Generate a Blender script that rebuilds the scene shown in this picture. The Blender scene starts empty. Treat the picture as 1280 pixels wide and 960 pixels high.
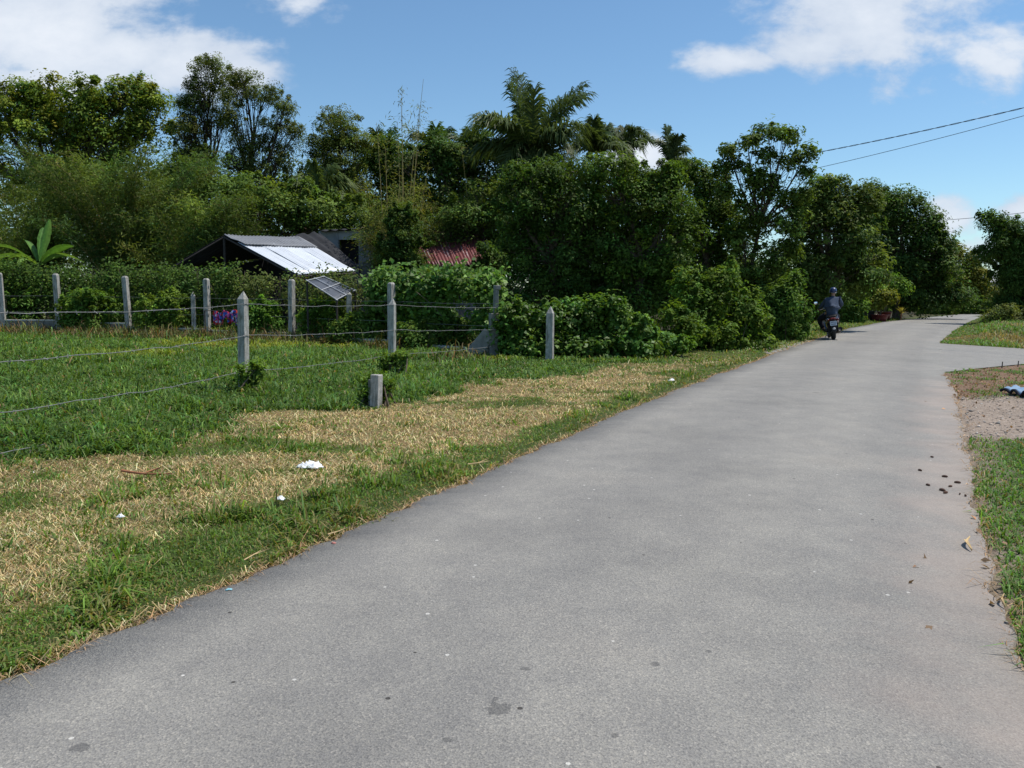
import bpy, math, random
import numpy as np
from mathutils import Vector, Matrix

SEED = 7
rng = np.random.default_rng(SEED)
random.seed(SEED)
scene = bpy.context.scene
COL = scene.collection
R = math.radians

# ------------------------------------------------------------------ camera
F = 1004.0
CAMZ = 1.5
PITCH = math.atan(114.0 / F)
ROLL = R(0.55)
_fwd = np.array([0, math.cos(PITCH), -math.sin(PITCH)])
_up0 = np.array([0, math.sin(PITCH), math.cos(PITCH)])
_rt0 = np.array([1.0, 0, 0])
_rt = _rt0 * math.cos(ROLL) + _up0 * math.sin(ROLL)
_up = -_rt0 * math.sin(ROLL) + _up0 * math.cos(ROLL)

cam_d = bpy.data.cameras.new('camera')
cam_d.sensor_width = 36.0
cam_d.lens = 36.0 * F / 1280.0
cam_d.clip_start = 0.05
cam_d.clip_end = 4000
cam = bpy.data.objects.new('camera', cam_d)
COL.objects.link(cam)
m = Matrix.Identity(4)
for i in range(3):
    m[i][0] = _rt[i]; m[i][1] = _up[i]; m[i][2] = -_fwd[i]
m[2][3] = CAMZ
cam.matrix_world = m
scene.camera = cam


def ray(px, py):
    return _fwd + (px - 640) / F * _rt - (py - 480) / F * _up


def gp(px, py, z=0.0):
    """ground point seen at a pixel of the photograph"""
    d = ray(px, py)
    t = (z - CAMZ) / d[2]
    return np.array([d[0] * t, d[1] * t, z])


def at(px, py, Y):
    """point seen at a pixel at distance Y ahead"""
    d = ray(px, py)
    t = Y / d[1]
    return np.array([d[0] * t, Y, CAMZ + d[2] * t])


# ------------------------------------------------------------------ tags
def tag(o, label=None, cat=None, group=None, kind=None):
    if label: o['label'] = label
    if cat: o['category'] = cat
    if group: o['group'] = group
    if kind: o['kind'] = kind
    return o


def empty(name, loc=(0, 0, 0), rz=0.0):
    o = bpy.data.objects.new(name, None)
    o.empty_display_size = 0.2
    o.location = loc
    o.rotation_euler = (0, 0, rz)
    COL.objects.link(o)
    return o


# ------------------------------------------------------------------ noise
def _hash2(ix, iy, seed):
    n = (ix.astype(np.int64) * 374761393 + iy.astype(np.int64) * 668265263 + seed * 974711) & 0x7fffffff
    n = ((n ^ (n >> 13)) * 1274126177) & 0x7fffffff
    return ((n ^ (n >> 16)) & 0xffff) / 65535.0


def vnoise(x, y, seed=0):
    x = np.asarray(x, float); y = np.asarray(y, float)
    ix = np.floor(x); iy = np.floor(y)
    fx = x - ix; fy = y - iy
    fx = fx * fx * (3 - 2 * fx); fy = fy * fy * (3 - 2 * fy)
    a = _hash2(ix, iy, seed); b = _hash2(ix + 1, iy, seed)
    c = _hash2(ix, iy + 1, seed); d = _hash2(ix + 1, iy + 1, seed)
    return (a * (1 - fx) + b * fx) * (1 - fy) + (c * (1 - fx) + d * fx) * fy


def fbm(x, y, seed=0, octv=4):
    x = np.asarray(x, float); y = np.asarray(y, float)
    s = np.zeros(np.broadcast(x, y).shape); amp = 0.5; tot = 0
    for o in range(octv):
        s = s + amp * vnoise(x * 2 ** o + 13.7 * o, y * 2 ** o - 7.1 * o, seed + o)
        tot += amp; amp *= 0.5
    return s / tot


def sstep(a, b, x):
    t = np.clip((x - a) / (b - a), 0, 1)
    return t * t * (3 - 2 * t)


# ------------------------------------------------------------------ materials
def new_mat(name):
    mt = bpy.data.materials.new(name)
    mt.use_nodes = True
    nt = mt.node_tree
    nt.nodes.clear()
    out = nt.nodes.new('ShaderNodeOutputMaterial')
    return mt, nt, out


def N(nt, typ, **kw):
    n = nt.nodes.new(typ)
    for k, v in kw.items():
        setattr(n, k, v)
    return n


def noise_node(nt, scale, detail=4, rough=0.55, vec=None):
    n = N(nt, 'ShaderNodeTexNoise')
    n.inputs['Scale'].default_value = scale
    n.inputs['Detail'].default_value = detail
    n.inputs['Roughness'].default_value = rough
    if vec is not None: nt.links.new(vec, n.inputs['Vector'])
    return n


def ramp(nt, fac, stops):
    r = N(nt, 'ShaderNodeValToRGB')
    el = r.color_ramp.elements
    while len(el) < len(stops): el.new(0.5)
    for e, (p, c) in zip(el, stops):
        e.position = p
        e.color = (c[0], c[1], c[2], 1)
    nt.links.new(fac, r.inputs[0])
    return r


def mix(nt, fac, a, b, mode='MIX'):
    n = N(nt, 'ShaderNodeMix', data_type='RGBA', blend_type=mode)
    for sock, v in ((n.inputs['Factor'], fac), (n.inputs['A'], a), (n.inputs['B'], b)):
        if isinstance(v, (int, float)): sock.default_value = v
        elif isinstance(v, (tuple, list)): sock.default_value = (v[0], v[1], v[2], 1)
        else: nt.links.new(v, sock)
    return n.outputs['Result']


def math_n(nt, op, a, b=None, c=None, clamp=False):
    n = N(nt, 'ShaderNodeMath', operation=op, use_clamp=clamp)
    for i, v in enumerate((a, b, c)):
        if v is None: continue
        if isinstance(v, (int, float)): n.inputs[i].default_value = v
        else: nt.links.new(v, n.inputs[i])
    return n.outputs[0]


def simple_mat(name, col, rough=0.6, metal=0.0, var=0.25, scale=6.0, bump=0.0, spec=0.4, coat=0.0):
    """plain surface with worn colour variation"""
    mt, nt, out = new_mat(name)
    b = N(nt, 'ShaderNodeBsdfPrincipled')
    tc = N(nt, 'ShaderNodeTexCoord')
    n = noise_node(nt, scale, 5, 0.6, tc.outputs['Object'])
    lo = tuple(c * (1 - var) for c in col); hi = tuple(min(1, c * (1 + var)) for c in col)
    r = ramp(nt, n.outputs['Fac'], [(0.3, lo), (0.7, hi)])
    nt.links.new(r.outputs[0], b.inputs['Base Color'])
    b.inputs['Roughness'].default_value = rough
    b.inputs['Metallic'].default_value = metal
    b.inputs['Specular IOR Level'].default_value = spec
    b.inputs['Coat Weight'].default_value = coat
    if bump > 0:
        n2 = noise_node(nt, scale * 8, 4, 0.6, tc.outputs['Object'])
        bp = N(nt, 'ShaderNodeBump')
        bp.inputs['Strength'].default_value = bump
        bp.inputs['Distance'].default_value = 0.01
        nt.links.new(n2.outputs['Fac'], bp.inputs['Height'])
        nt.links.new(bp.outputs[0], b.inputs['Normal'])
    nt.links.new(b.outputs[0], out.inputs[0])
    return mt


def leaf_mat(name, transl=0.38, rough=0.62, spec=0.16):
    mt, nt, out = new_mat(name)
    a = N(nt, 'ShaderNodeAttribute', attribute_name='col')
    b = N(nt, 'ShaderNodeBsdfPrincipled')
    nt.links.new(a.outputs['Color'], b.inputs['Base Color'])
    b.inputs['Roughness'].default_value = rough
    b.inputs['Specular IOR Level'].default_value = spec
    t = N(nt, 'ShaderNodeBsdfTranslucent')
    tint = mix(nt, 1.0, a.outputs['Color'], (1.25, 1.2, 0.5), 'MULTIPLY')
    nt.links.new(tint, t.inputs['Color'])
    ms = N(nt, 'ShaderNodeMixShader')
    ms.inputs[0].default_value = transl
    nt.links.new(b.outputs[0], ms.inputs[1])
    nt.links.new(t.outputs[0], ms.inputs[2])
    nt.links.new(ms.outputs[0], out.inputs[0])
    return mt


M = {}
M['leaf'] = leaf_mat('leaf')
M['leaf_gloss'] = leaf_mat('leaf_glossy', 0.34, 0.5, 0.25)
M['grass'] = leaf_mat('grass_blade', 0.36, 0.55, 0.22)
M['straw'] = leaf_mat('straw', 0.2, 0.7, 0.2)
M['bark'] = simple_mat('bark', (0.13, 0.10, 0.075), 0.9, var=0.45, scale=9, bump=0.6, spec=0.1)
M['bark_dark'] = simple_mat('dark_bark', (0.07, 0.05, 0.038), 0.9, var=0.4, scale=8, bump=0.5, spec=0.1)
M['bark_pale'] = simple_mat('pale_bark', (0.26, 0.22, 0.17), 0.9, var=0.35, scale=7, bump=0.5, spec=0.1)
M['bark_red'] = simple_mat('reddish_bark', (0.30, 0.13, 0.07), 0.85, var=0.35, scale=7, bump=0.5, spec=0.15)
M['culm'] = simple_mat('bamboo_culm', (0.30, 0.23, 0.08), 0.55, var=0.3, scale=5)
M['concrete'] = simple_mat('weathered_concrete', (0.46, 0.44, 0.41), 0.9, var=0.22, scale=9, bump=0.5, spec=0.2)
def post_mat():
    mt, nt, out = new_mat('stained_post_concrete')
    b = N(nt, 'ShaderNodeBsdfPrincipled'); tc = N(nt, 'ShaderNodeTexCoord'); oi = N(nt, 'ShaderNodeObjectInfo')
    off = N(nt, 'ShaderNodeVectorMath', operation='ADD'); nt.links.new(tc.outputs['Object'], off.inputs[0])
    sc_ = N(nt, 'ShaderNodeVectorMath', operation='SCALE'); sc_.inputs[0].default_value = (7, 5, 3); nt.links.new(oi.outputs['Random'], sc_.inputs['Scale']); nt.links.new(sc_.outputs[0], off.inputs[1])
    mp = N(nt, 'ShaderNodeMapping'); mp.inputs['Scale'].default_value = (1, 1, 0.14); nt.links.new(off.outputs[0], mp.inputs['Vector'])
    st = noise_node(nt, 26, 4, 0.6, mp.outputs[0]); sp = noise_node(nt, 9, 5, 0.65, off.outputs[0]); fi = noise_node(nt, 60, 3, 0.7, off.outputs[0])
    c = ramp(nt, sp.outputs['Fac'], [(0.3, (0.30, 0.285, 0.26)), (0.6, (0.46, 0.44, 0.41))]).outputs[0]
    c = mix(nt, 1.0, c, ramp(nt, st.outputs['Fac'], [(0.36, (0.5, 0.5, 0.47)), (0.52, (1, 1, 1))]).outputs[0], 'MULTIPLY')
    c = mix(nt, 1.0, c, ramp(nt, fi.outputs['Fac'], [(0.3, (0.8, 0.8, 0.8)), (0.6, (1.05, 1.05, 1.05))]).outputs[0], 'MULTIPLY')
    ms = noise_node(nt, 5, 4, 0.7, off.outputs[0])
    c = mix(nt, ramp(nt, ms.outputs['Fac'], [(0.56, (0, 0, 0)), (0.68, (0.55, 0.55, 0.55))]).outputs[0], c, (0.17, 0.17, 0.09))
    nt.links.new(c, b.inputs['Base Color']); b.inputs['Roughness'].default_value = 0.92; b.inputs['Specular IOR Level'].default_value = 0.2
    bp = N(nt, 'ShaderNodeBump'); bp.inputs['Strength'].default_value = 0.6; bp.inputs['Distance'].default_value = 0.008
    nt.links.new(fi.outputs['Fac'], bp.inputs['Height']); nt.links.new(bp.outputs[0], b.inputs['Normal']); nt.links.new(b.outputs[0], out.inputs[0])
    return mt


M['concrete'] = post_mat()
M['concrete_old'] = simple_mat('old_concrete', (0.21, 0.205, 0.19), 0.92, var=0.35, scale=5, bump=0.5, spec=0.2)
M['wall_cap'] = simple_mat('wall_cap_cement', (0.50, 0.48, 0.43), 0.9, var=0.25, scale=4, bump=0.3)
M['wire'] = simple_mat('galvanised_wire', (0.20, 0.20, 0.20), 0.7, 0.2, var=0.25, scale=10)
M['cable'] = simple_mat('black_cable', (0.02, 0.02, 0.022), 0.6, var=0.2)
M['rust_wire'] = simple_mat('rusty_mesh_wire', (0.22, 0.15, 0.11), 0.7, 0.3, var=0.35, scale=12)
M['dark_wood'] = simple_mat('dark_timber', (0.05, 0.04, 0.035), 0.85, var=0.4, scale=4)
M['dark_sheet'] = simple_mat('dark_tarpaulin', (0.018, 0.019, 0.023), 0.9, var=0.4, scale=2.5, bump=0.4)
M['panel'] = simple_mat('dark_netting', (0.06, 0.07, 0.09), 0.6, var=0.3, scale=4)
M['white_paint'] = simple_mat('white_painted_bar', (0.45, 0.46, 0.48), 0.7, var=0.15)
M['grey_wall'] = simple_mat('stained_render', (0.24, 0.245, 0.25), 0.9, var=0.4, scale=1.4, bump=0.3)
M['room_shade'] = simple_mat('interior_shade_paint', (0.02, 0.02, 0.02), 0.9, var=0.3)
M['tyre'] = simple_mat('rubber', (0.02, 0.02, 0.02), 0.8, var=0.3)
M['black_plastic'] = simple_mat('black_plastic', (0.016, 0.016, 0.018), 0.6, var=0.2)
M['body_paint'] = simple_mat('dark_paint', (0.02, 0.018, 0.02), 0.25, var=0.15, coat=0.6)
M['maroon'] = simple_mat('maroon_paint', (0.10, 0.014, 0.014), 0.3, var=0.15, coat=0.5)
M['steel'] = simple_mat('dull_steel', (0.35, 0.35, 0.36), 0.35, 0.9, var=0.2)
M['red_lens'] = simple_mat('red_lens', (0.10, 0.006, 0.006), 0.3, var=0.1, spec=0.6)
M['plate'] = simple_mat('plate_white', (0.62, 0.66, 0.72), 0.4, var=0.05)
M['plate_ink'] = simple_mat('plate_ink', (0.05, 0.05, 0.06), 0.5, var=0.1)
M['mirror'] = simple_mat('mirror_glass', (0.9, 0.93, 1.0), 0.04, 1.0, var=0.02)
M['skin'] = simple_mat('skin', (0.36, 0.20, 0.13), 0.55, var=0.12)
M['jacket'] = simple_mat('blue_grey_cloth', (0.062, 0.078, 0.115), 0.85, var=0.2, scale=12, bump=0.3, spec=0.15)
M['trousers'] = simple_mat('dark_cloth', (0.018, 0.02, 0.03), 0.85, var=0.3, scale=10, spec=0.15)
M['helmet'] = simple_mat('blue_helmet', (0.012, 0.026, 0.09), 0.4, var=0.15, coat=0.5)
M['shoe'] = simple_mat('shoe', (0.03, 0.027, 0.025), 0.6)
M['pot_red'] = simple_mat('red_glazed_pot', (0.15, 0.03, 0.025), 0.5, var=0.25, scale=4)
M['pot_dark'] = simple_mat('dark_pot', (0.05, 0.045, 0.045), 0.55, var=0.3, scale=4)
M['soil'] = simple_mat('soil', (0.07, 0.045, 0.03), 0.95, var=0.4, scale=12, bump=0.6)
M['white_plastic'] = simple_mat('white_plastic_bag', (0.78, 0.79, 0.80), 0.4, var=0.08, scale=18)
M['blue_scrap'] = simple_mat('blue_scrap', (0.22, 0.45, 0.52), 0.5, var=0.12)
M['pink_scrap'] = simple_mat('pink_scrap', (0.5, 0.2, 0.17), 0.6, var=0.15)
M['tan_leaf'] = simple_mat('dry_tan_leaf', (0.50, 0.36, 0.18), 0.75, var=0.3, scale=14)
M['brown_pod'] = simple_mat('dry_brown_pod', (0.10, 0.05, 0.03), 0.8, var=0.4, scale=14)
M['tarp_blue'] = simple_mat('blue_sheet', (0.17, 0.28, 0.41), 0.65, var=0.25, scale=4)
M['white_wall'] = simple_mat('white_wall', (0.72, 0.73, 0.74), 0.8, var=0.08)


def roof_mat(name, cols, streak=(0.6, 0.6, 0.6), streak_amt=0.5, rough=0.45, metal=0.3):
    mt, nt, out = new_mat(name)
    b = N(nt, 'ShaderNodeBsdfPrincipled')
    tc = N(nt, 'ShaderNodeTexCoord')
    mp = N(nt, 'ShaderNodeMapping')
    mp.inputs['Scale'].default_value = (0.5, 2.2, 1.0)
    nt.links.new(tc.outputs['UV'], mp.inputs['Vector'])
    n = noise_node(nt, 3, 5, 0.6, mp.outputs[0])
    r = ramp(nt, n.outputs['Fac'], [(0.3, cols[0]), (0.6, cols[1])])
    mp2 = N(nt, 'ShaderNodeMapping')
    mp2.inputs['Scale'].default_value = (9.0, 1.2, 1.0)
    nt.links.new(tc.outputs['UV'], mp2.inputs['Vector'])
    n2 = noise_node(nt, 1.0, 3, 0.5, mp2.outputs[0])
    s = ramp(nt, n2.outputs['Fac'], [(0.58, (0, 0, 0)), (0.64, (1, 1, 1))])
    f = math_n(nt, 'MULTIPLY', s.outputs[0], streak_amt)
    oi = N(nt, 'ShaderNodeObjectInfo')
    tone = ramp(nt, oi.outputs['Random'], [(0.0, (0.88, 0.88, 0.89)), (1.0, (1.05, 1.05, 1.04))])
    rn = noise_node(nt, 4.5, 6, 0.7, tc.outputs['Object'])
    rust = ramp(nt, rn.outputs['Fac'], [(0.60, (0, 0, 0)), (0.72, (0.45, 0.45, 0.45))])
    cc_ = mix(nt, 1.0, mix(nt, f, r.outputs[0], streak), tone.outputs[0], 'MULTIPLY')
    nt.links.new(mix(nt, rust.outputs[0], cc_, (0.16, 0.10, 0.07)), b.inputs['Base Color'])
    b.inputs['Roughness'].default_value = rough
    b.inputs['Metallic'].default_value = metal
    nt.links.new(b.outputs[0], out.inputs[0])
    return mt


M['roof_zinc'] = roof_mat('zinc_sheet', ((0.60, 0.63, 0.67), (0.68, 0.71, 0.75)), (0.42, 0.44, 0.48), 0.25, 0.5, 0.1)
M['roof_grey'] = roof_mat('old_grey_sheet', ((0.16, 0.165, 0.18), (0.24, 0.245, 0.26)), (0.12, 0.12, 0.13), 0.5, 0.6, 0.1)
M['roof_red'] = roof_mat('red_sheet', ((0.10, 0.020, 0.02), (0.17, 0.036, 0.034)), (0.42, 0.38, 0.38), 0.8, 0.55, 0.0)


def cloth_pattern():
    mt, nt, out = new_mat('patterned_cloth')
    b = N(nt, 'ShaderNodeBsdfPrincipled')
    tc = N(nt, 'ShaderNodeTexCoord')
    v = N(nt, 'ShaderNodeTexVoronoi')
    v.inputs['Scale'].default_value = 16
    nt.links.new(tc.outputs['Object'], v.inputs['Vector'])
    sep = N(nt, 'ShaderNodeSeparateColor')
    nt.links.new(v.outputs['Color'], sep.inputs[0])
    r = ramp(nt, sep.outputs[0], [(0.0, (0.5, 0.03, 0.02)), (0.3, (0.05, 0.12, 0.5)), (0.5, (0.65, 0.08, 0.30)),
                                  (0.7, (0.05, 0.03, 0.12)), (0.9, (0.6, 0.6, 0.75))])
    r.color_ramp.interpolation = 'CONSTANT'
    nt.links.new(r.outputs[0], b.inputs['Base Color'])
    b.inputs['Roughness'].default_value = 0.9
    nt.links.new(b.outputs[0], out.inputs[0])
    return mt


M['cloth'] = cloth_pattern()


# ------------------------------------------------------------------ mesh builders
class MB:
    """collects boxes, tubes and sheets and links them as ONE mesh object"""
    def __init__(self):
        self.v = []; self.f = []; self.uv = None

    def add(self, vs, fs):
        o = len(self.v)
        self.v.extend([tuple(map(float, p)) for p in vs])
        self.f.extend([tuple(i + o for i in f) for f in fs])

    def box(self, c, s, rot=None, taper=1.0):
        x, y, z = s[0] / 2, s[1] / 2, s[2] / 2
        vs = []
        for dz in (-1, 1):
            k = taper if dz > 0 else 1.0
            for dx, dy in ((-1, -1), (1, -1), (1, 1), (-1, 1)):
                vs.append(Vector((dx * x * k, dy * y * k, dz * z)))
        if rot is not None: vs = [rot @ p for p in vs]
        vs = [p + Vector(c) for p in vs]
        self.add(vs, [(0, 3, 2, 1), (4, 5, 6, 7), (0, 1, 5, 4), (1, 2, 6, 5), (2, 3, 7, 6), (3, 0, 4, 7)])

    def tube(self, pts, rad, sides=7, cap=True):
        pts = [Vector(map(float, p)) for p in pts]
        n = len(pts)
        if isinstance(rad, (int, float)): rad = [rad] * n
        vs = []; fs = []
        ref = Vector((0, 0, 1))
        for i, p in enumerate(pts):
            d = (pts[min(i + 1, n - 1)] - pts[max(i - 1, 0)])
            if d.length < 1e-9: d = Vector((0, 0, 1))
            d.normalize()
            a = ref if abs(d.dot(ref)) < 0.95 else Vector((1, 0, 0))
            s = d.cross(a).normalized(); t = s.cross(d)
            for k in range(sides):
                an = 2 * math.pi * k / sides
                vs.append(p + (s * math.cos(an) + t * math.sin(an)) * rad[i])
        for i in range(n - 1):
            for k in range(sides):
                k2 = (k + 1) % sides
                fs.append((i * sides + k, i * sides + k2, (i + 1) * sides + k2, (i + 1) * sides + k))
        if cap:
            fs.append(tuple(range(sides)))
            fs.append(tuple(range((n - 1) * sides, n * sides))[::-1])
        self.add(vs, fs)

    def lathe(self, prof, sides=24, axis='Z', c=(0, 0, 0)):
        vs = []; fs = []
        for (r, z) in prof:
            for k in range(sides):
                a = 2 * math.pi * k / sides
                x, y = r * math.cos(a), r * math.sin(a)
                p = (x, y, z) if axis == 'Z' else (z, x, y) if axis == 'X' else (y, z, x)
                vs.append((p[0] + c[0], p[1] + c[1], p[2] + c[2]))
        for i in range(len(prof) - 1):
            for k in range(sides):
                k2 = (k + 1) % sides
                fs.append((i * sides + k, i * sides + k2, (i + 1) * sides + k2, (i + 1) * sides + k))
        self.add(vs, fs)

    def ellipsoid(self, c, r, nu=16, nv=10, rot=None, zmin=-1.0):
        vs = []; fs = []
        for j in range(nv + 1):
            ph = -math.pi / 2 + math.pi * j / nv
            for i in range(nu):
                th = 2 * math.pi * i / nu
                p = Vector((r[0] * math.cos(ph) * math.cos(th), r[1] * math.cos(ph) * math.sin(th), r[2] * max(zmin, math.sin(ph))))
                if rot is not None: p = rot @ p
                vs.append(p + Vector(c))
        for j in range(nv):
            for i in range(nu):
                i2 = (i + 1) % nu
                fs.append((j * nu + i, j * nu + i2, (j + 1) * nu + i2, (j + 1) * nu + i))
        self.add(vs, fs)

    def build(self, name, mat, parent=None, smooth=False, bevel=0.0):
        me = bpy.data.meshes.new(name)
        me.from_pydata(self.v, [], self.f)
        if self.uv is not None:
            ul = me.uv_layers.new(name='UVMap')
            flat = np.array([self.uv[l.vertex_index] for l in me.loops], dtype=np.float32).ravel()
            ul.data.foreach_set('uv', flat)
        me.materials.append(mat)
        if smooth: me.polygons.foreach_set('use_smooth', [True] * len(me.polygons))
        me.update()
        o = bpy.data.objects.new(name, me)
        COL.objects.link(o)
        if parent is not None: o.parent = parent
        if bevel > 0:
            b = o.modifiers.new('bevel', 'BEVEL'); b.width = bevel; b.segments = 2; b.limit_method = 'ANGLE'
        return o


def np_mesh(name, verts, quads=None, tris=None, cols=None, mat=None, parent=None, smooth=False):
    """fast mesh from numpy arrays; cols = one colour per face (quads first, then tris)"""
    me = bpy.data.meshes.new(name)
    nq = 0 if quads is None else len(quads); ntr = 0 if tris is None else len(tris)
    loops = np.concatenate([a.ravel() for a in (quads, tris) if a is not None and len(a)]).astype(np.int32)
    starts = np.concatenate([np.arange(nq) * 4, nq * 4 + np.arange(ntr) * 3]).astype(np.int32)
    me.vertices.add(len(verts)); me.vertices.foreach_set('co', np.asarray(verts, np.float32).ravel())
    me.loops.add(len(loops)); me.loops.foreach_set('vertex_index', loops)
    me.polygons.add(nq + ntr); me.polygons.foreach_set('loop_start', starts)
    me.update(calc_edges=True)
    if smooth: me.polygons.foreach_set('use_smooth', np.ones(nq + ntr, bool))
    if cols is not None:
        at_ = me.attributes.new('col', 'FLOAT_COLOR', 'FACE')
        c4 = np.ones((nq + ntr, 4), np.float32); c4[:, :3] = np.clip(cols, 0, 1)
        at_.data.foreach_set('color', c4.ravel())
    if mat is not None: me.materials.append(mat)
    o = bpy.data.objects.new(name, me)
    COL.objects.link(o)
    if parent is not None: o.parent = parent
    return o


def unit(a):
    return a / (np.linalg.norm(a, axis=-1, keepdims=True) + 1e-9)


def leaves(name, P, Nn, L, W, cols, mat, parent=None, T=None, fold=0.18, seed=0):
    """many single leaves: P centre, Nn rough normal, L length, W width"""
    g = np.random.default_rng(seed)
    n = len(P)
    Nn = unit(Nn + g.normal(0, 0.45, (n, 3)))
    if T is None: T = g.normal(0, 1, (n, 3)) + np.array([0, 0, -0.35])
    T = unit(T - Nn * np.sum(T * Nn, 1, keepdims=True))
    S = np.cross(Nn, T)
    L = np.broadcast_to(L, (n,))[:, None]; W = np.broadcast_to(W, (n,))[:, None]
    V = np.empty((n, 4, 3))
    V[:, 0] = P - T * L * 0.5
    V[:, 1] = P + S * W * 0.5 + Nn * W * fold - T * L * 0.05
    V[:, 2] = P + T * L * 0.5 - Nn * L * 0.10
    V[:, 3] = P - S * W * 0.5 + Nn * W * fold - T * L * 0.05
    q = np.arange(n * 4).reshape(n, 4)
    return np_mesh(name, V.reshape(-1, 3), quads=q, cols=cols, mat=mat, parent=parent)


def col_var(base, n_cl, per, g, amt=0.28, leaf_amt=0.16, yellow=0.12):
    """colour of each leaf: its clump's own tone, then its own"""
    base = np.array(base) * np.array([1.95, 1.80, 1.25])
    k = np.exp(g.normal(0, amt, n_cl))[:, None]
    hue = g.normal(0, yellow, n_cl)[:, None]
    c = base * k * (1 + hue * np.array([1.0, 0.15, -0.5]))
    c = np.repeat(c, per, axis=0)
    c = c * np.exp(g.normal(0, leaf_amt, (len(c), 1)))
    return np.clip(c, 0.004, 0.7)


def lobes_world(lobes, D):
    out = []
    for lb in lobes:
        px, py, rx, ry = lb[:4]
        d = D + (lb[4] if len(lb) > 4 else 0)
        out.append((at(px, py, d), np.array([rx * d / F, max(rx, ry) * 0.8 * d / F, ry * d / F])))
    return out


def crown_points(LW, n_clump, g, shell=0.62, zfloor=0.05, sprig=0.5):
    """leaf clumps: half spread through each limb's lobe, half gathered into puffs, plus sprigs that stick out of it"""
    C = []; NN = []; LI = []; SC = []
    def put(p, n, i, sc):
        C.append(p); NN.append(n); LI.append(np.full(len(p), i)); SC.append(sc * np.ones(len(p)))
    w = np.array([r[0] * r[2] for _, r in LW]) ** 0.9
    cnt = np.maximum(4, (n_clump * w / w.sum()).astype(int))
    for i, ((c, r), k) in enumerate(zip(LW, cnt)):
        npf = int(np.clip(k / 8, 3, 13))
        d = g.normal(0, 1, (npf, 3)); d[:, 2] += 0.2; d = unit(d)
        rp = 0.42 * (0.7 + 0.6 * g.random((npf, 1)))
        pc = c + d * r * (0.66 + 0.26 * g.random((npf, 1)))
        m_ = int(math.ceil(k * 0.55 / npf))
        e = g.normal(0, 1, (npf, m_, 3)); e[:, :, 2] = e[:, :, 2] * 0.9 + 0.35; e = unit(e)
        rad = 0.4 + 0.65 * g.random((npf, m_, 1))
        p = pc[:, None] + e * rad * rp[:, None] * r
        put(p.reshape(-1, 3), unit(e.reshape(-1, 3) + 0.4 * np.repeat(d, m_, 0)), i, np.exp(g.normal(-0.05, 0.3, npf * m_)))
        q = max(2, int(k * 0.45))
        d2 = unit(g.normal(0, 1, (q, 3))); rr = g.random((q, 1)) ** 0.45 * 1.02
        put(c + d2 * r * rr, d2, i, np.exp(g.normal(0, 0.35, q)))
        ns = max(2, int(k * 0.16 * sprig * 2))
        d3 = g.normal(0, 1, (ns, 3)); d3[:, 2] = np.abs(d3[:, 2]) * 0.9 + 0.1; d3 = unit(d3)
        st = c + d3 * r * 0.88; dirn = unit(d3 * 0.7 + np.array([0, 0, 0.55]) + g.normal(0, 0.25, (ns, 3)))
        ln = (0.10 + (0.25 if sprig < 1 else 0.75) * g.random((ns, 1)) ** 1.5) * min(r[0], r[2], 1.6)
        for t in ((0.25, 0.6, 1.0) if sprig < 1 else (0.15, 0.35, 0.55, 0.75, 1.0)): put(st + dirn * ln * t, dirn, i, 0.42 - 0.12 * t)
    C = np.concatenate(C); NN = np.concatenate(NN); LI = np.concatenate(LI); SC = np.concatenate(SC)
    ok = C[:, 2] > zfloor
    return C[ok], NN[ok], LI[ok], SC[ok]


def crown_mesh(name, LW, n_clump, per, csize, L, W, base, mat, parent, seed, shell=0.62, flat=0.75, droop=0.0,
               amt=0.28, yellow=0.12, aspect_jit=0.25, sprig=0.5):
    g = np.random.default_rng(seed)
    C, NN, LI, SC = crown_points(LW, n_clump, g, shell, sprig=sprig)
    k = len(C)
    cs = csize * SC
    off = g.normal(0, 1, (k, per, 3)); off *= np.minimum(1, 1.35 / (np.linalg.norm(off, axis=2, keepdims=True) + 1e-6)); off = off * 0.52 * cs[:, None, None]
    off[:, :, 2] *= flat
    P = (C[:, None] + off).reshape(-1, 3)
    Nn = np.repeat(NN * 0.55 + np.array([0, 0, 0.75]), per, axis=0) + unit(off.reshape(-1, 3)) * 0.35
    cols = col_var(base, k, per, g, amt, 0.17, yellow)
    Lr = L * np.exp(g.normal(0, aspect_jit, len(P))); Wr = W * np.exp(g.normal(0, aspect_jit, len(P)))
    keep = (P[:, 2] > 0.02) & (g.random(len(P)) < np.repeat(np.clip(SC * 1.25, 0.25, 1.0), per))
    T = None
    if droop > 0:
        T = g.normal(0, 1, (len(P), 3)); T[:, 2] -= droop
        T = T[keep]
    o = leaves(name, P[keep], Nn[keep], Lr[keep], Wr[keep], cols[keep], mat, parent, T=T, seed=seed + 1)
    return o, C, LI


def bend(a, b, g, k=0.12, n=6, sag=0.0):
    a = np.array(a, float); b = np.array(b, float)
    L = np.linalg.norm(b - a)
    m1 = g.normal(0, k * L, 3); pts = []
    for i in range(n + 1):
        t = i / n
        p = a * (1 - t) + b * t + m1 * math.sin(math.pi * t) * 0.6
        p[2] += sag * L * math.sin(math.pi * t)
        pts.append(p)
    return pts


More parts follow.
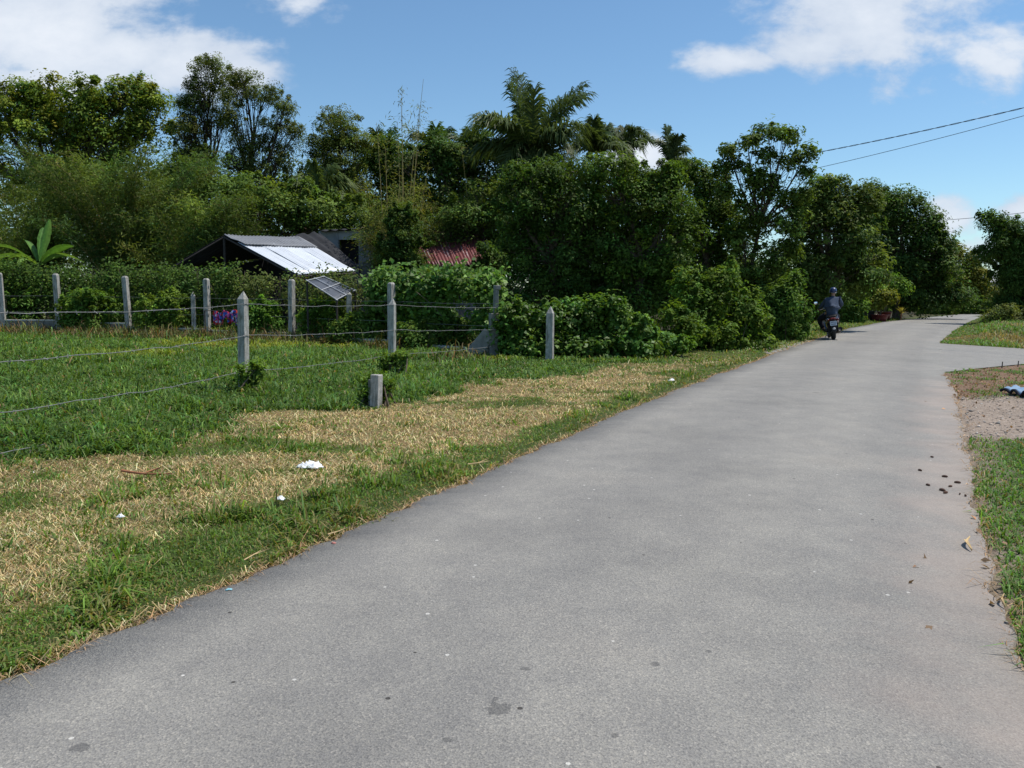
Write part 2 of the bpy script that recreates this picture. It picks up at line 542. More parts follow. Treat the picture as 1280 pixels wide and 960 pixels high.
def tree(name, label, cat, base_px, D, lobes, n_clump=260, per=45, csize=0.8, L=0.2, W=0.1, base=(0.045, 0.085, 0.02),
         trunk_r=0.16, seed=1, group=None, bark='bark', mat='leaf', shell=0.62, flat=0.75, droop=0.0, amt=0.28,
         yellow=0.12, twigs=0.35, fork=0.45):
    g = np.random.default_rng(seed * 31 + 5)
    L, W, per = L * 0.74, W * 0.74, int(per * 1.65)
    LW = lobes_world(lobes, D)
    bx = at(base_px, 400, D)[0]
    root = empty(name, (bx, D, 0))
    tag(root, label, cat, group)
    inv = np.array([bx, D, 0])
    LW = [(c - inv, r) for c, r in LW]
    o, C, LI = crown_mesh('crown', LW, n_clump, per, csize, L, W, base, M[mat], root, seed * 17 + 3, shell, flat, droop, amt, yellow)
    mb = MB()
    cen = np.mean([c for c, _ in LW], axis=0)
    top = max(c[2] for c, _ in LW)
    f = np.array([cen[0] * 0.5, cen[1] * 0.5, max(0.5, top * fork)])
    tp = bend((0, 0, -0.15), f, g, 0.05, 5)
    mb.tube(tp, [trunk_r * (1.25 if i == 0 else 1 - 0.07 * i) for i in range(6)], 9)
    for i, (c, r) in enumerate(LW):
        st = f if c[2] > f[2] * 0.9 else tp[2]
        lp = bend(st, c, g, 0.08, 6, 0.04)
        r0 = trunk_r * 0.55
        mb.tube(lp, [r0 * (1 - 0.13 * j) for j in range(7)], 6)
        idx = np.where(LI == i)[0]
        g.shuffle(idx)
        for q in idx[:max(3, int(len(idx) * twigs))]:
            s = lp[int(g.integers(2, 7))]
            mb.tube(bend(s, C[q], g, 0.08, 3, 0.03), [r0 * 0.22, r0 * 0.17, r0 * 0.12, r0 * 0.05], 4, cap=False)
    mb.build('trunk', M[bark], root, smooth=True)
    return root


def shrub(name, label, cat, D, lobes, n_clump=120, per=40, csize=0.4, L=0.11, W=0.07, base=(0.06, 0.13, 0.025), seed=1,
          group=None, mat='leaf', shell=0.7, flat=0.9, droop=0.0, amt=0.25, yellow=0.12, stems=14):
    g = np.random.default_rng(seed * 13 + 2)
    L, W, per = L * 0.78, W * 0.76, int(per * 1.5)
    LW = lobes_world(lobes, D)
    c0 = np.mean([c for c, _ in LW], axis=0); c0[2] = 0
    root = empty(name, tuple(c0)); tag(root, label, cat, group)
    LW = [(c - c0, r) for c, r in LW]
    lo = min(c[0] - r[0] for c, r in LW); hi = max(c[0] + r[0] for c, r in LW)
    for t in (0.2, 0.5, 0.8): LW.append((np.array([lo + (hi - lo) * t, 0.0, 0.22]), np.array([(hi - lo) * 0.24, (hi - lo) * 0.2, 0.22])))
    o, C, LI = crown_mesh('foliage', LW, n_clump, per, csize, L, W, base, M[mat], root, seed * 19 + 1, shell, flat, droop, amt, yellow, sprig=1.5)
    mb = MB()
    sel = g.permutation(len(C))[:stems]
    for q in sel:
        b = np.array([C[q][0] * 0.7 + g.normal(0, 0.15), C[q][1] * 0.7 + g.normal(0, 0.15), -0.05])
        mb.tube(bend(b, C[q], g, 0.06, 4), [0.02, 0.017, 0.014, 0.01, 0.005], 5, cap=False)
    mb.build('stem', M['bark'], root, smooth=True)
    return root


# ------------------------------------------------------------------ road layout (metres, from the photograph's ground points)
LE_px = [(0, 853), (200, 768), (400, 684), (590, 600), (800, 508), (900, 468), (1000, 431), (1060, 411), (1105, 402.5),
         (1140, 399), (1185, 394.5), (1240, 389)]
RE_px = [(1275, 845), (1250, 770), (1225, 700), (1210, 620), (1205, 560), (1198, 510), (1178, 466), (1174, 428), (1192, 413),
         (1213, 401), (1236, 393.5), (1262, 389.5)]
LE = np.array([gp(*p)[:2] for p in LE_px])
RE = np.array([gp(*p)[:2] for p in RE_px])
def extend(E, front_dir):
    a = E[0] - (E[1] - E[0]) / (E[1][1] - E[0][1]) * 12
    b = E[-1] + np.array(front_dir) * 60
    return np.vstack([a, E, b])
LEx = extend(LE, (0.75, 0.66)); REx = extend(RE, (0.75, 0.66))
# the near right edge curves; keep its backward run straight
REx[0] = RE[0] + np.array([-0.9, -12.0])


def XL(Y): return np.interp(Y, LEx[:, 1], LEx[:, 0])
def XR(Y): return np.interp(Y, REx[:, 1], REx[:, 0])


SIDE_Y0, SIDE_Y1 = gp(1178, 466)[1], gp(1174, 428)[1]
fence_edge = np.array([gp(*p)[:2] for p in [(-300, 640), (0, 582), (110, 568), (210, 548), (300, 515), (380, 512), (470, 512), (560, 484),
                                            (620, 474), (700, 474), (800, 452), (860, 432), (960, 420), (1020, 408)]])
fence_edge = fence_edge[np.argsort(fence_edge[:, 1])]


def XF(Y): return np.interp(Y, fence_edge[:, 1], fence_edge[:, 0])


def ragged(Y, seed, amp=1.0):
    return amp * ((fbm(Y * 1.3, Y * 0 + 3.3, seed, 3) - 0.5) * 0.22 + (fbm(Y * 7, Y * 0 + 1.7, seed + 9, 3) - 0.5) * 0.14)


def road_sheet():
    ys = np.concatenate([np.arange(-10, 2, 0.5), np.arange(2, 14, 0.05), np.arange(14, 30, 0.15), np.arange(30, 90, 0.6), np.arange(90, 150, 4)])
    nx = 9
    l = XL(ys) + ragged(ys, 3); r = XR(ys) + ragged(ys, 5)
    t = np.linspace(0, 1, nx)
    X = l[:, None] * (1 - t) + r[:, None] * t
    crown = 0.014 + 0.03 * (1 - (2 * t - 1) ** 2)
    V = np.stack([X, np.repeat(ys[:, None], nx, 1), np.repeat(crown[None], len(ys), 0)], -1).reshape(-1, 3)
    # thin broken edge of the tarmac
    i = np.arange(len(ys) - 1)[:, None] * nx + np.arange(nx - 1)[None]
    q = np.stack([i, i + 1, i + nx + 1, i + nx], -1).reshape(-1, 4)
    nb = len(V)
    e0 = np.stack([l - 0.012, ys, np.full_like(ys, -0.05)], -1); e1 = np.stack([r + 0.012, ys, np.full_like(ys, -0.05)], -1)
    V = np.vstack([V, e0, e1])
    k = np.arange(len(ys) - 1); n = len(ys)
    q2 = np.stack([k * nx, (k + 1) * nx, nb + k + 1, nb + k], -1)
    q3 = np.stack([k * nx + nx - 1, nb + n + k, nb + n + k + 1, (k + 1) * nx + nx - 1], -1)
    o = np_mesh('road', V, quads=np.vstack([q, q2, q3]), mat=M['asphalt'], smooth=True)
    ac = o.data.attributes.new('across', 'FLOAT', 'POINT')
    ac.data.foreach_set('value', np.concatenate([np.tile(t, len(ys)), np.zeros(n), np.ones(n)]).astype(np.float32))
    return o


def asphalt(name, base, warm, dusty=False):
    mt, nt, out = new_mat(name)
    b = N(nt, 'ShaderNodeBsdfPrincipled')
    tc = N(nt, 'ShaderNodeTexCoord'); v = tc.outputs['Object']
    big = noise_node(nt, 0.45, 5, 0.6, v)
    mid = noise_node(nt, 3.0, 5, 0.65, v)
    fine = noise_node(nt, 120, 3, 0.7, v)
    spk = N(nt, 'ShaderNodeTexVoronoi'); spk.inputs['Scale'].default_value = 150
    nt.links.new(v, spk.inputs['Vector'])
    spk2 = N(nt, 'ShaderNodeTexVoronoi'); spk2.inputs['Scale'].default_value = 16
    nt.links.new(v, spk2.inputs['Vector'])
    c = ramp(nt, big.outputs['Fac'], [(0.30, tuple(x * 0.86 for x in base)), (0.55, base), (0.75, warm)])
    c2 = ramp(nt, mid.outputs['Fac'], [(0.25, (0.84, 0.84, 0.85)), (0.75, (1.12, 1.11, 1.08))])
    col = mix(nt, 1.0, c.outputs[0], c2.outputs[0], 'MULTIPLY')
    c3 = ramp(nt, fine.outputs['Fac'], [(0.30, (0.74, 0.74, 0.75)), (0.5, (1, 1, 1)), (0.72, (1.20, 1.19, 1.17))])
    col = mix(nt, 1.0, col, c3.outputs[0], 'MULTIPLY')
    sep = N(nt, 'ShaderNodeSeparateColor'); nt.links.new(spk.outputs['Color'], sep.inputs[0])
    c4 = ramp(nt, sep.outputs[0], [(0.0, (0.72, 0.72, 0.73)), (0.5, (1, 1, 1)), (0.86, (1.05, 1.04, 1.0)), (0.97, (1.32, 1.29, 1.24))])
    col = mix(nt, 1.0, col, c4.outputs[0], 'MULTIPLY')
    # odd pale chips and black pock marks, a couple of centimetres wide
    sep2 = N(nt, 'ShaderNodeSeparateColor'); nt.links.new(spk2.outputs['Color'], sep2.inputs[0])
    near = math_n(nt, 'LESS_THAN', spk2.outputs['Distance'], 0.16)
    chip = math_n(nt, 'MULTIPLY', near, math_n(nt, 'GREATER_THAN', sep2.outputs[0], 0.975))
    pock = math_n(nt, 'MULTIPLY', near, math_n(nt, 'GREATER_THAN', sep2.outputs[1], 0.988))
    col = mix(nt, chip, col, (0.5, 0.48, 0.44)); col = mix(nt, pock, col, (0.06, 0.055, 0.05))
    if dusty:
        ac = N(nt, 'ShaderNodeAttribute', attribute_name='across')
        dn = noise_node(nt, 1.1, 5, 0.65, v)
        e = math_n(nt, 'ADD', ac.outputs['Fac'], math_n(nt, 'MULTIPLY', math_n(nt, 'SUBTRACT', dn.outputs['Fac'], 0.5), 0.45))
        k1 = N(nt, 'ShaderNodeMapRange', interpolation_type='SMOOTHSTEP'); k1.inputs['From Min'].default_value = 0.80; k1.inputs['From Max'].default_value = 1.02
        nt.links.new(e, k1.inputs['Value'])
        sy = N(nt, 'ShaderNodeSeparateXYZ'); nt.links.new(v, sy.inputs[0])
        k2 = N(nt, 'ShaderNodeMapRange', interpolation_type='SMOOTHSTEP'); k2.inputs['From Min'].default_value = SIDE_Y0 - 0.5; k2.inputs['From Max'].default_value = SIDE_Y0 - 3.0
        nt.links.new(sy.outputs['Y'], k2.inputs['Value'])
        col = mix(nt, math_n(nt, 'MULTIPLY', math_n(nt, 'MULTIPLY', k1.outputs['Result'], 0.55), k2.outputs['Result']), col, (0.33, 0.265, 0.225))
        # lightly polished wheel tracks
        wv = math_n(nt, 'SINE', math_n(nt, 'MULTIPLY', ac.outputs['Fac'], 12.566))
        col = mix(nt, 1.0, col, ramp(nt, math_n(nt, 'ADD', math_n(nt, 'MULTIPLY', wv, 0.3), dn.outputs['Fac']), [(0.2, (0.94, 0.94, 0.94)), (0.8, (1.06, 1.055, 1.04))]).outputs[0], 'MULTIPLY')
    # oil stains with a shape of their own
    for (sx, sy, sr) in STAINS:
        sv = N(nt, 'ShaderNodeVectorMath', operation='DISTANCE')
        nt.links.new(v, sv.inputs[0]); sv.inputs[1].default_value = (sx, sy, 0.03)
        dd = math_n(nt, 'ADD', sv.outputs['Value'], math_n(nt, 'MULTIPLY', math_n(nt, 'SUBTRACT', noise_node(nt, 22, 4, 0.7, v).outputs['Fac'], 0.5), sr * 2.6))
        k = math_n(nt, 'LESS_THAN', dd, sr)
        col = mix(nt, math_n(nt, 'MULTIPLY', k, 0.5), col, (0.05, 0.05, 0.052))
    nt.links.new(col, b.inputs['Base Color'])
    b.inputs['Roughness'].default_value = 0.82
    b.inputs['Specular IOR Level'].default_value = 0.3
    bp = N(nt, 'ShaderNodeBump'); bp.inputs['Strength'].default_value = 0.55; bp.inputs['Distance'].default_value = 0.006
    h = math_n(nt, 'ADD', fine.outputs['Fac'], math_n(nt, 'MULTIPLY', spk.outputs['Distance'], 0.6))
    nt.links.new(h, bp.inputs['Height']); nt.links.new(bp.outputs[0], b.inputs['Normal'])
    nt.links.new(b.outputs[0], out.inputs[0])
    return mt


STAINS = []
for (px, py, r) in [(624, 890, 0.045), (656, 841, 0.022), (818, 834, 0.022), (620, 878, 0.02), (768, 923, 0.018), (100, 935, 0.03),
                    (1020, 492, 0.05), (580, 873, 0.012), (885, 817, 0.016), (560, 930, 0.02)]:
    g_ = gp(px, py, 0.03); STAINS.append((g_[0], g_[1], r))
M['asphalt'] = asphalt('worn_asphalt', (0.250, 0.240, 0.224), (0.285, 0.266, 0.240), True)
STAINS = []
M['side_concrete'] = asphalt('side_road_concrete', (0.255, 0.245, 0.229), (0.29, 0.272, 0.246))

road = road_sheet(); tag(road, kind='structure')

def side_lo(x): return np.interp(x, [6, 8.4, 9.7, 12.0, 60], [SIDE_Y0 - 0.4, SIDE_Y0 - 0.1, SIDE_Y0 + 0.9, gp(1280, 454)[1], gp(1280, 454)[1] + 10])
def side_hi(x): return np.interp(x, [6, 14, 15.2, 60], [SIDE_Y1 + 0.6, SIDE_Y1 + 0.1, gp(1280, 438.5)[1], gp(1280, 438.5)[1] + 10])


# side road joining from the right
ys = np.linspace(SIDE_Y0 - 0.2, SIDE_Y1 + 0.2, 40)
def side_road():
    xs = np.concatenate([np.linspace(0, 1, 30)])
    V = []; nX = 30
    x0 = 6.6; x1 = 60.0
    for j, t in enumerate(np.linspace(0, 1, 14)):
        for i, u in enumerate(xs):
            x = x0 + (x1 - x0) * u ** 1.6
            lo = np.interp(x, [6, 8.4, 9.7, 12.0, 60], [SIDE_Y0 - 0.4, SIDE_Y0 - 0.1, SIDE_Y0 + 0.9, gp(1280, 454)[1], gp(1280, 454)[1] + 10])
            hi = np.interp(x, [6, 14, 15.2, 60], [SIDE_Y1 + 0.6, SIDE_Y1 + 0.1, gp(1280, 438.5)[1], gp(1280, 438.5)[1] + 10])
            lo += float(ragged(np.array([x]), 21)[0]); hi += float(ragged(np.array([x]), 22)[0])
            V.append((x, lo + (hi - lo) * t, 0.007))
    V = np.array(V)
    i = (np.arange(13)[:, None] * nX + np.arange(nX - 1)[None])
    q = np.stack([i, i + 1, i + nX + 1, i + nX], -1).reshape(-1, 4)
    return np_mesh('side_road', V, quads=q, mat=M['side_concrete'])
tag(side_road(), kind='structure')


# ------------------------------------------------------------------ ground zones
def zones(X, Y):
    """returns dict of masks at ground points"""
    dl = XL(Y) - X          # > 0 left of the road
    dr = X - XR(Y)          # > 0 right of the road
    n1 = fbm(X * 0.9, Y * 0.9, 11, 4); n2 = fbm(X * 2.6 + 5, Y * 2.6, 17, 3)
    field = sstep(-0.45, 0.35, XF(Y) - X + (n1 - 0.5) * 1.6 + (n2 - 0.5) * 0.7)
    strip_w = np.interp(Y, [2.5, 3.2, 4.2, 5.0, 6.0, 7.5, 10, 14], [0.45, 0.5, 0.85, 1.2, 0.85, 0.65, 0.6, 0.55]) + (fbm(Y * 0.9 + 2, X * 0.2, 23, 3) - 0.5) * 0.5
    strip = sstep(0.18, -0.18, dl - strip_w + (n2 - 0.5) * 0.7)
    patch = sstep(0.515, 0.65, n1 * 0.55 + n2 * 0.45 + 0.055 * sstep(12, 20, Y))
    far = sstep(14, 22, Y)
    green = np.clip(np.maximum(np.maximum(strip, patch * 0.9), far * 0.85), 0, 1)
    # right side: grass, gravel, leaf litter
    gY0 = 8.55 + (n1 - 0.5) * 0.8; gY1 = 11.9 + (n1 - 0.5) * 1.0
    gravel = sstep(gY0 - 0.2, gY0 + 0.2, Y) * sstep(gY1 + 0.5, gY1 - 0.5, Y)
    litter = sstep(gY1 - 0.5, gY1 + 0.5, Y) * (Y < 21)
    lgreen = litter * sstep(0.5, 0.62, n2 * 0.6 + n1 * 0.4)
    return dict(dl=dl, dr=dr, field=field, green=green, strip=strip, gravel=gravel * (dr > 0), litter=litter, lgreen=lgreen, n1=n1, n2=n2)


def lin_axis(segs):
    out = [segs[0][0]]
    for a, b, d in segs:
        k = max(1, int(round((b - a) / d)))
        out.extend(list(np.linspace(a, b, k + 1)[1:]))
    return np.array(out)


gx = lin_axis([(-900, -100, 100), (-100, -30, 7), (-30, -10, 0.6), (-10, 12, 0.14), (12, 40, 0.8), (40, 110, 7), (110, 900, 100)])
gy = lin_axis([(-120, -6, 12), (-6, 1.5, 0.8), (1.5, 24, 0.14), (24, 60, 0.7), (60, 150, 6), (150, 1800, 120)])
GX, GY = np.meshgrid(gx, gy)
Z = zones(GX, GY)
dry_c = np.array([0.25, 0.175, 0.085]); green_c = np.array([0.055, 0.085, 0.02]); field_c = np.array([0.04, 0.075, 0.018])
grav_c = np.array([0.36, 0.29, 0.235]); lit_c = np.array([0.23, 0.15, 0.10])
def lerp(a, b, t): return a * (1 - t[..., None]) + b * t[..., None]
colG = np.broadcast_to(dry_c, GX.shape + (3,)).copy()
colG = lerp(colG, green_c, Z['green'])
colG = lerp(colG, field_c, Z['field'] * (GX < XL(GY)))
rt = (Z['dr'] > -0.4).astype(float)
rc = np.broadcast_to(green_c, GX.shape + (3,)).copy()
rc = lerp(rc, np.array([0.27, 0.22, 0.17]), sstep(0.55, 0.2, Z['dr'] + (Z['n2'] - 0.5) * 0.4))
rc = lerp(rc, lit_c, Z['litter'] * (1 - Z['lgreen'] * 0.8)); rc = lerp(rc, grav_c, Z['gravel'])
rc = lerp(rc, np.array([0.10, 0.10, 0.03]), sstep(21, 23, GY))
colG = lerp(colG, rc, rt)
edge = np.exp(-(np.abs(Z['dl']) / 0.10) ** 2)
colG = lerp(colG, np.array([0.20, 0.12, 0.075]), np.clip(edge, 0, 1) * 0.8)
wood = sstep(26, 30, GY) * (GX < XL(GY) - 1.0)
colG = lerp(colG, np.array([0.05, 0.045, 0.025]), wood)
colG *= (0.8 + 0.4 * fbm(GX * 3, GY * 3, 41, 3))[..., None]


def ground_z(X, Y):
    inroad = ((X > XL(Y) - 0.05) & (X < XR(Y) + 0.05))
    side = (Y > SIDE_Y0 - 0.8) & (Y < SIDE_Y1 + 3.5) & (X > XR(Y) - 0.5)
    h = (fbm(X * 0.5, Y * 0.5, 61, 3) - 0.5) * 0.10 + (fbm(X * 3, Y * 3, 63, 2) - 0.5) * 0.03
    d = np.minimum(np.abs(XL(Y) - X), np.abs(X - XR(Y)))
    h = h * sstep(0.05, 0.9, d) - 0.004
    # rough bank on the far side of the side road
    bank = sstep(SIDE_Y1 + 0.6, SIDE_Y1 + 4, Y) * sstep(0.2, 2.0, X - XR(Y)) * sstep(70, 50, Y)
    h = h + 0.35 * bank
    h = np.where(inroad, -0.03, h)
    onside = (X > XR(Y) - 0.5) & (Y > side_lo(X) - 0.1) & (Y < side_hi(X) + 0.1)
    h = np.where(onside, -0.012, np.where(side & (Y < side_lo(X)), 0.012, h))
    return h


GZ = ground_z(GX, GY)
V = np.stack([GX, GY, GZ], -1).reshape(-1, 3)
nxg = len(gx); ii = (np.arange(len(gy) - 1)[:, None] * nxg + np.arange(nxg - 1)[None])
Q = np.stack([ii, ii + 1, ii + nxg + 1, ii + nxg], -1).reshape(-1, 4)
ground = np_mesh('ground', V, quads=Q, smooth=True)
ca = ground.data.attributes.new('soil', 'FLOAT_COLOR', 'POINT')
c4 = np.ones((len(V), 4), np.float32); c4[:, :3] = colG.reshape(-1, 3)
ca.data.foreach_set('color', c4.ravel())
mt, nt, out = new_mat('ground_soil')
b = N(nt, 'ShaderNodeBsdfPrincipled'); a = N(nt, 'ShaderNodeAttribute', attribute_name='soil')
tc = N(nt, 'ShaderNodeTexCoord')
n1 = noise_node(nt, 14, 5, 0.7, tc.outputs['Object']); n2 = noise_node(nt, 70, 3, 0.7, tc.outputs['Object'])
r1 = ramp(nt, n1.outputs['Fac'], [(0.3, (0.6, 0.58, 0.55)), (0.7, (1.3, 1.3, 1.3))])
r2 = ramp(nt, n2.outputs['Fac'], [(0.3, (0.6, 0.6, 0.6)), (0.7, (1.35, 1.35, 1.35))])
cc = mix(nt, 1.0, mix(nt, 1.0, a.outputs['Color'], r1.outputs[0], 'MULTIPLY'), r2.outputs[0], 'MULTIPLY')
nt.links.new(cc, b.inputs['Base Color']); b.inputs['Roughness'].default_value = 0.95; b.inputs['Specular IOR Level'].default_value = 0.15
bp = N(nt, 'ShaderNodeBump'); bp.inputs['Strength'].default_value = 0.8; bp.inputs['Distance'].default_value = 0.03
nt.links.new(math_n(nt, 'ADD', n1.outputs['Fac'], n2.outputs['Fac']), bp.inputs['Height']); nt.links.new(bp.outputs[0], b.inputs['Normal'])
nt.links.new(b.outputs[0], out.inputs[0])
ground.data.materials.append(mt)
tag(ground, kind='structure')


# ------------------------------------------------------------------ grass
def blades(name, X, Y, H, W, cols, mat, lean=0.6, seed=0, z0=None, kind='stuff', label=None, cat=None, flat=0.0):
    g = np.random.default_rng(seed)
    n = len(X)
    z = ground_z(X, Y) if z0 is None else z0
    th = g.random(n) * 2 * np.pi
    ln = np.abs(g.normal(lean, 0.35, n))
    d = np.stack([np.cos(th), np.sin(th), np.zeros(n)], -1)
    ph = th + np.pi / 2 + g.normal(0, 0.5, n)
    s = np.stack([np.cos(ph), np.sin(ph), np.zeros(n)], -1)
    up = np.array([0, 0, 1.0])
    base = np.stack([X, Y, z - 0.008], -1)
    H = H[:, None]; W = W[:, None]; ln = ln[:, None]
    cl = 1 / np.sqrt(1 + ln ** 2)
    midp = base + (up * 0.62 + d * ln * 0.34) * H * cl ** 0.6
    tip = base + (up * (0.95 - 0.28 * np.clip(ln, 0, 2)) + d * ln * 1.0) * H * cl
    tip[:, 2] = np.maximum(tip[:, 2], base[:, 2] + 0.01)
    V = np.empty((n, 5, 3))
    V[:, 0] = base - s * W * 0.5; V[:, 1] = base + s * W * 0.5
    V[:, 2] = midp + s * W * 0.42; V[:, 3] = midp - s * W * 0.42; V[:, 4] = tip
    o = np.arange(n)[:, None] * 5
    q = o + np.array([[0, 1, 2, 3]]); t = o + np.array([[3, 2, 4]])
    ob = np_mesh(name, V.reshape(-1, 3), quads=q, tris=t, cols=np.vstack([cols, cols * 1.08]), mat=mat)
    tag(ob, label, cat, kind=kind)
    return ob


def scatter(n, y0, y1, seed, margin=1.0):
    g = np.random.default_rng(seed)
    Y = y0 * (y1 / y0) ** g.random(n)
    X = (g.random(n) * 2 - 1) * (0.66 * Y + margin)
    return X, Y, g


def cvar(base, n, g, a=0.22, yel=0.1):
    c = np.array(base)[None] * np.exp(g.normal(0, a, (n, 1)))
    return np.clip(c * (1 + g.normal(0, yel, (n, 1)) * np.array([[1, 0.1, -0.6]])), 0.004, 0.8)


# verge along the left of the road: straw-coloured dead grass with green patches
X, Y, g = scatter(720000, 2.2, 56, 101)
z = zones(X, Y)
ok = (z['dl'] > 0.03 - 0.22 * g.random(len(X)) * sstep(0.5, 0.75, fbm(X * 2.2, Y * 2.2, 31, 3))) & ((z['field'] < g.random(len(X))) | (z['dl'] < 0.75)) & (Y < 54)
X, Y = X[ok], Y[ok]; z = {k: v[ok] for k, v in z.items()}
isg = g.random(len(X)) < np.clip(z['green'] * 0.90 + 0.06 + 0.28 * fbm(X * 4.5, Y * 4.5, 29, 3) ** 2 * 2, 0, 1)
isg &= ~((z['dl'] < 0.08) & (g.random(len(X)) < 0.6))
gX, gY, gz = X[isg], Y[isg], {k: v[isg] for k, v in z.items()}
tuft = fbm(gX * 3.1, gY * 3.1, 71, 3)
H = (0.038 + 0.10 * sstep(20, 28, gY) + 0.10 * sstep(0.55, 0.8, tuft) * np.where(gz['strip'] > 0.4, 1.2, 0.6)) * np.exp(g.normal(0, 0.35, len(gX)))
H *= np.where(gz['dl'] < 0.25, 0.55, 1.0)
C = cvar((0.115, 0.195, 0.032), len(gX), g, 0.28, 0.14)
br = (g.random(len(gX)) < 0.22 + 0.25 * (gz['dl'] < 0.35))
C[br] = cvar((0.24, 0.21, 0.08), br.sum(), g)
C *= (0.75 + 0.55 * fbm(gX * 1.1, gY * 1.1, 77, 3))[:, None]
blades('verge_grass', gX, gY, H, np.clip(0.004 + 0.0007 * gY, 0.006, 0.02) * np.where(tuft > 0.55, 1.5, 1.0), C, M['grass'], 1.05, 5,
       label='green grass tufts along the left road edge', cat='grass')
sX, sY = X[~isg], Y[~isg]
H = 0.05 * np.exp(g.normal(0, 0.5, len(sX)))
C = cvar((0.50, 0.39, 0.205), len(sX), g, 0.34, 0.1)
C *= (0.7 + 0.6 * fbm(sX * 1.7, sY * 1.7, 79, 3))[:, None]
gg = g.random(len(sX)) < 0.10 + 0.3 * fbm(sX * 0.8, sY * 0.8, 80, 3)
C[gg] = cvar((0.17, 0.20, 0.06), gg.sum(), g)
blades('dry_grass', sX, sY, H, np.clip(0.002 + 0.0007 * sY, 0.0045, 0.02), C, M['straw'], 2.3, 6,
       label='straw coloured dead grass on the left verge', cat='grass')

# lush tall grass in the fenced field
X, Y, g = scatter(420000, 5.5, 31, 103, 2.0)
z = zones(X, Y)
ok = (z['field'] > g.random(len(X))) & (X < XL(Y) - 0.5) & (Y < 30)
X, Y = X[ok], Y[ok]; z = {k: v[ok] for k, v in z.items()}
t = fbm(X * 1.4, Y * 1.4, 91, 4)
H = (0.11 + 0.15 * sstep(0.35, 0.7, t)) * np.exp(g.normal(0, 0.25, len(X)))
H *= (0.35 + 0.65 * z['field']) * np.where(X > -0.5, 0.6, 1.0)
C = cvar((0.092, 0.165, 0.031), len(X), g, 0.36, 0.16)
yl = sstep(0.55, 0.7, fbm(X * 0.35, Y * 0.5, 95, 3)) * sstep(15, 19, Y)
C = C * (1 + yl[:, None] * np.array([[1.1, 0.45, 0.0]]))
C *= (0.7 + 0.6 * t)[:, None]
dd = g.random(len(X)) < 0.03
C[dd] = cvar((0.30, 0.22, 0.12), dd.sum(), g)
blades('field_grass', X, Y, H, np.clip(0.010 + 0.0008 * Y, 0.012, 0.03), C, M['grass'], 1.15, 7,
       label='tall lush green grass filling the fenced field', cat='grass')

# right-hand verge, litter patch and bank
X, Y, g = scatter(420000, 2.4, 62, 107, 1.2)
z = zones(X, Y)
in_side = (Y > side_lo(X) - 0.03) & (Y < side_hi(X) + 0.03)
ok = (z['dr'] > 0.03) & (~in_side) & (z['gravel'] < g.random(len(X)))
ok &= (Y > 21) | (z['litter'] * (1 - z['lgreen']) < g.random(len(X)) * 1.05)
sparse = sstep(-0.02, 0.16, z['dr'] + (z['n2'] - 0.5) * 0.3)
ok &= (g.random(len(X)) < sparse) | (Y > 20)
X, Y = X[ok], Y[ok]; z = {k: v[ok] for k, v in z.items()}
far = Y > 20
H = np.where(far, 0.17, 0.05 + 0.045 * sstep(0.5, 0.75, fbm(X * 3, Y * 3, 97, 3))) * np.exp(g.normal(0, 0.35, len(X)))
H = np.where(far & (z['dr'] < 1.2), H * 0.5, H)
C = cvar((0.10, 0.20, 0.03), len(X), g, 0.3, 0.12)
dryb = far & (sstep(0.47, 0.66, fbm(X * 0.35, Y * 0.35, 98, 3)) > g.random(len(X))) & (Y < 34)
C[dryb] = cvar((0.26, 0.21, 0.09), dryb.sum(), g)
br = g.random(len(X)) < 0.12
C[br] = cvar((0.22, 0.17, 0.08), br.sum(), g)
blades('bank_grass', X, Y, H, np.clip(0.005 + 0.0009 * Y, 0.008, 0.034), C, M['grass'], 1.2, 8,
       label='green grass on the verge right of the road', cat='grass')

# dead straw lying along the tarmac edges
g = np.random.default_rng(205)
Y = 2.4 * (30 / 2.4) ** g.random(9000)
left = g.random(9000) < 0.72
Y = np.where((g.random(9000) < 0.62) & left, np.nan, Y)
X = np.where(left, XL(Y) + ragged(Y, 3) - np.abs(g.normal(0, 0.045, 9000)) + 0.02, XR(Y) + ragged(Y, 5) + np.abs(g.normal(0, 0.09, 9000)) - 0.04)
keep = (left | ((Y < SIDE_Y0 - 0.5) & (g.random(9000) < 0.5))) & np.isfinite(Y)
X, Y = X[keep], Y[keep]
blades('edge_straw', X, Y, 0.05 * np.exp(g.normal(0, 0.55, len(X))), np.clip(0.002 + 0.0005 * Y, 0.003, 0.014), cvar((0.34, 0.22, 0.12), len(X), g, 0.35),
       M['straw'], 3.2, 9, z0=np.full(len(X), 0.016), label='dead straw lying along the tarmac edges', cat='straw')


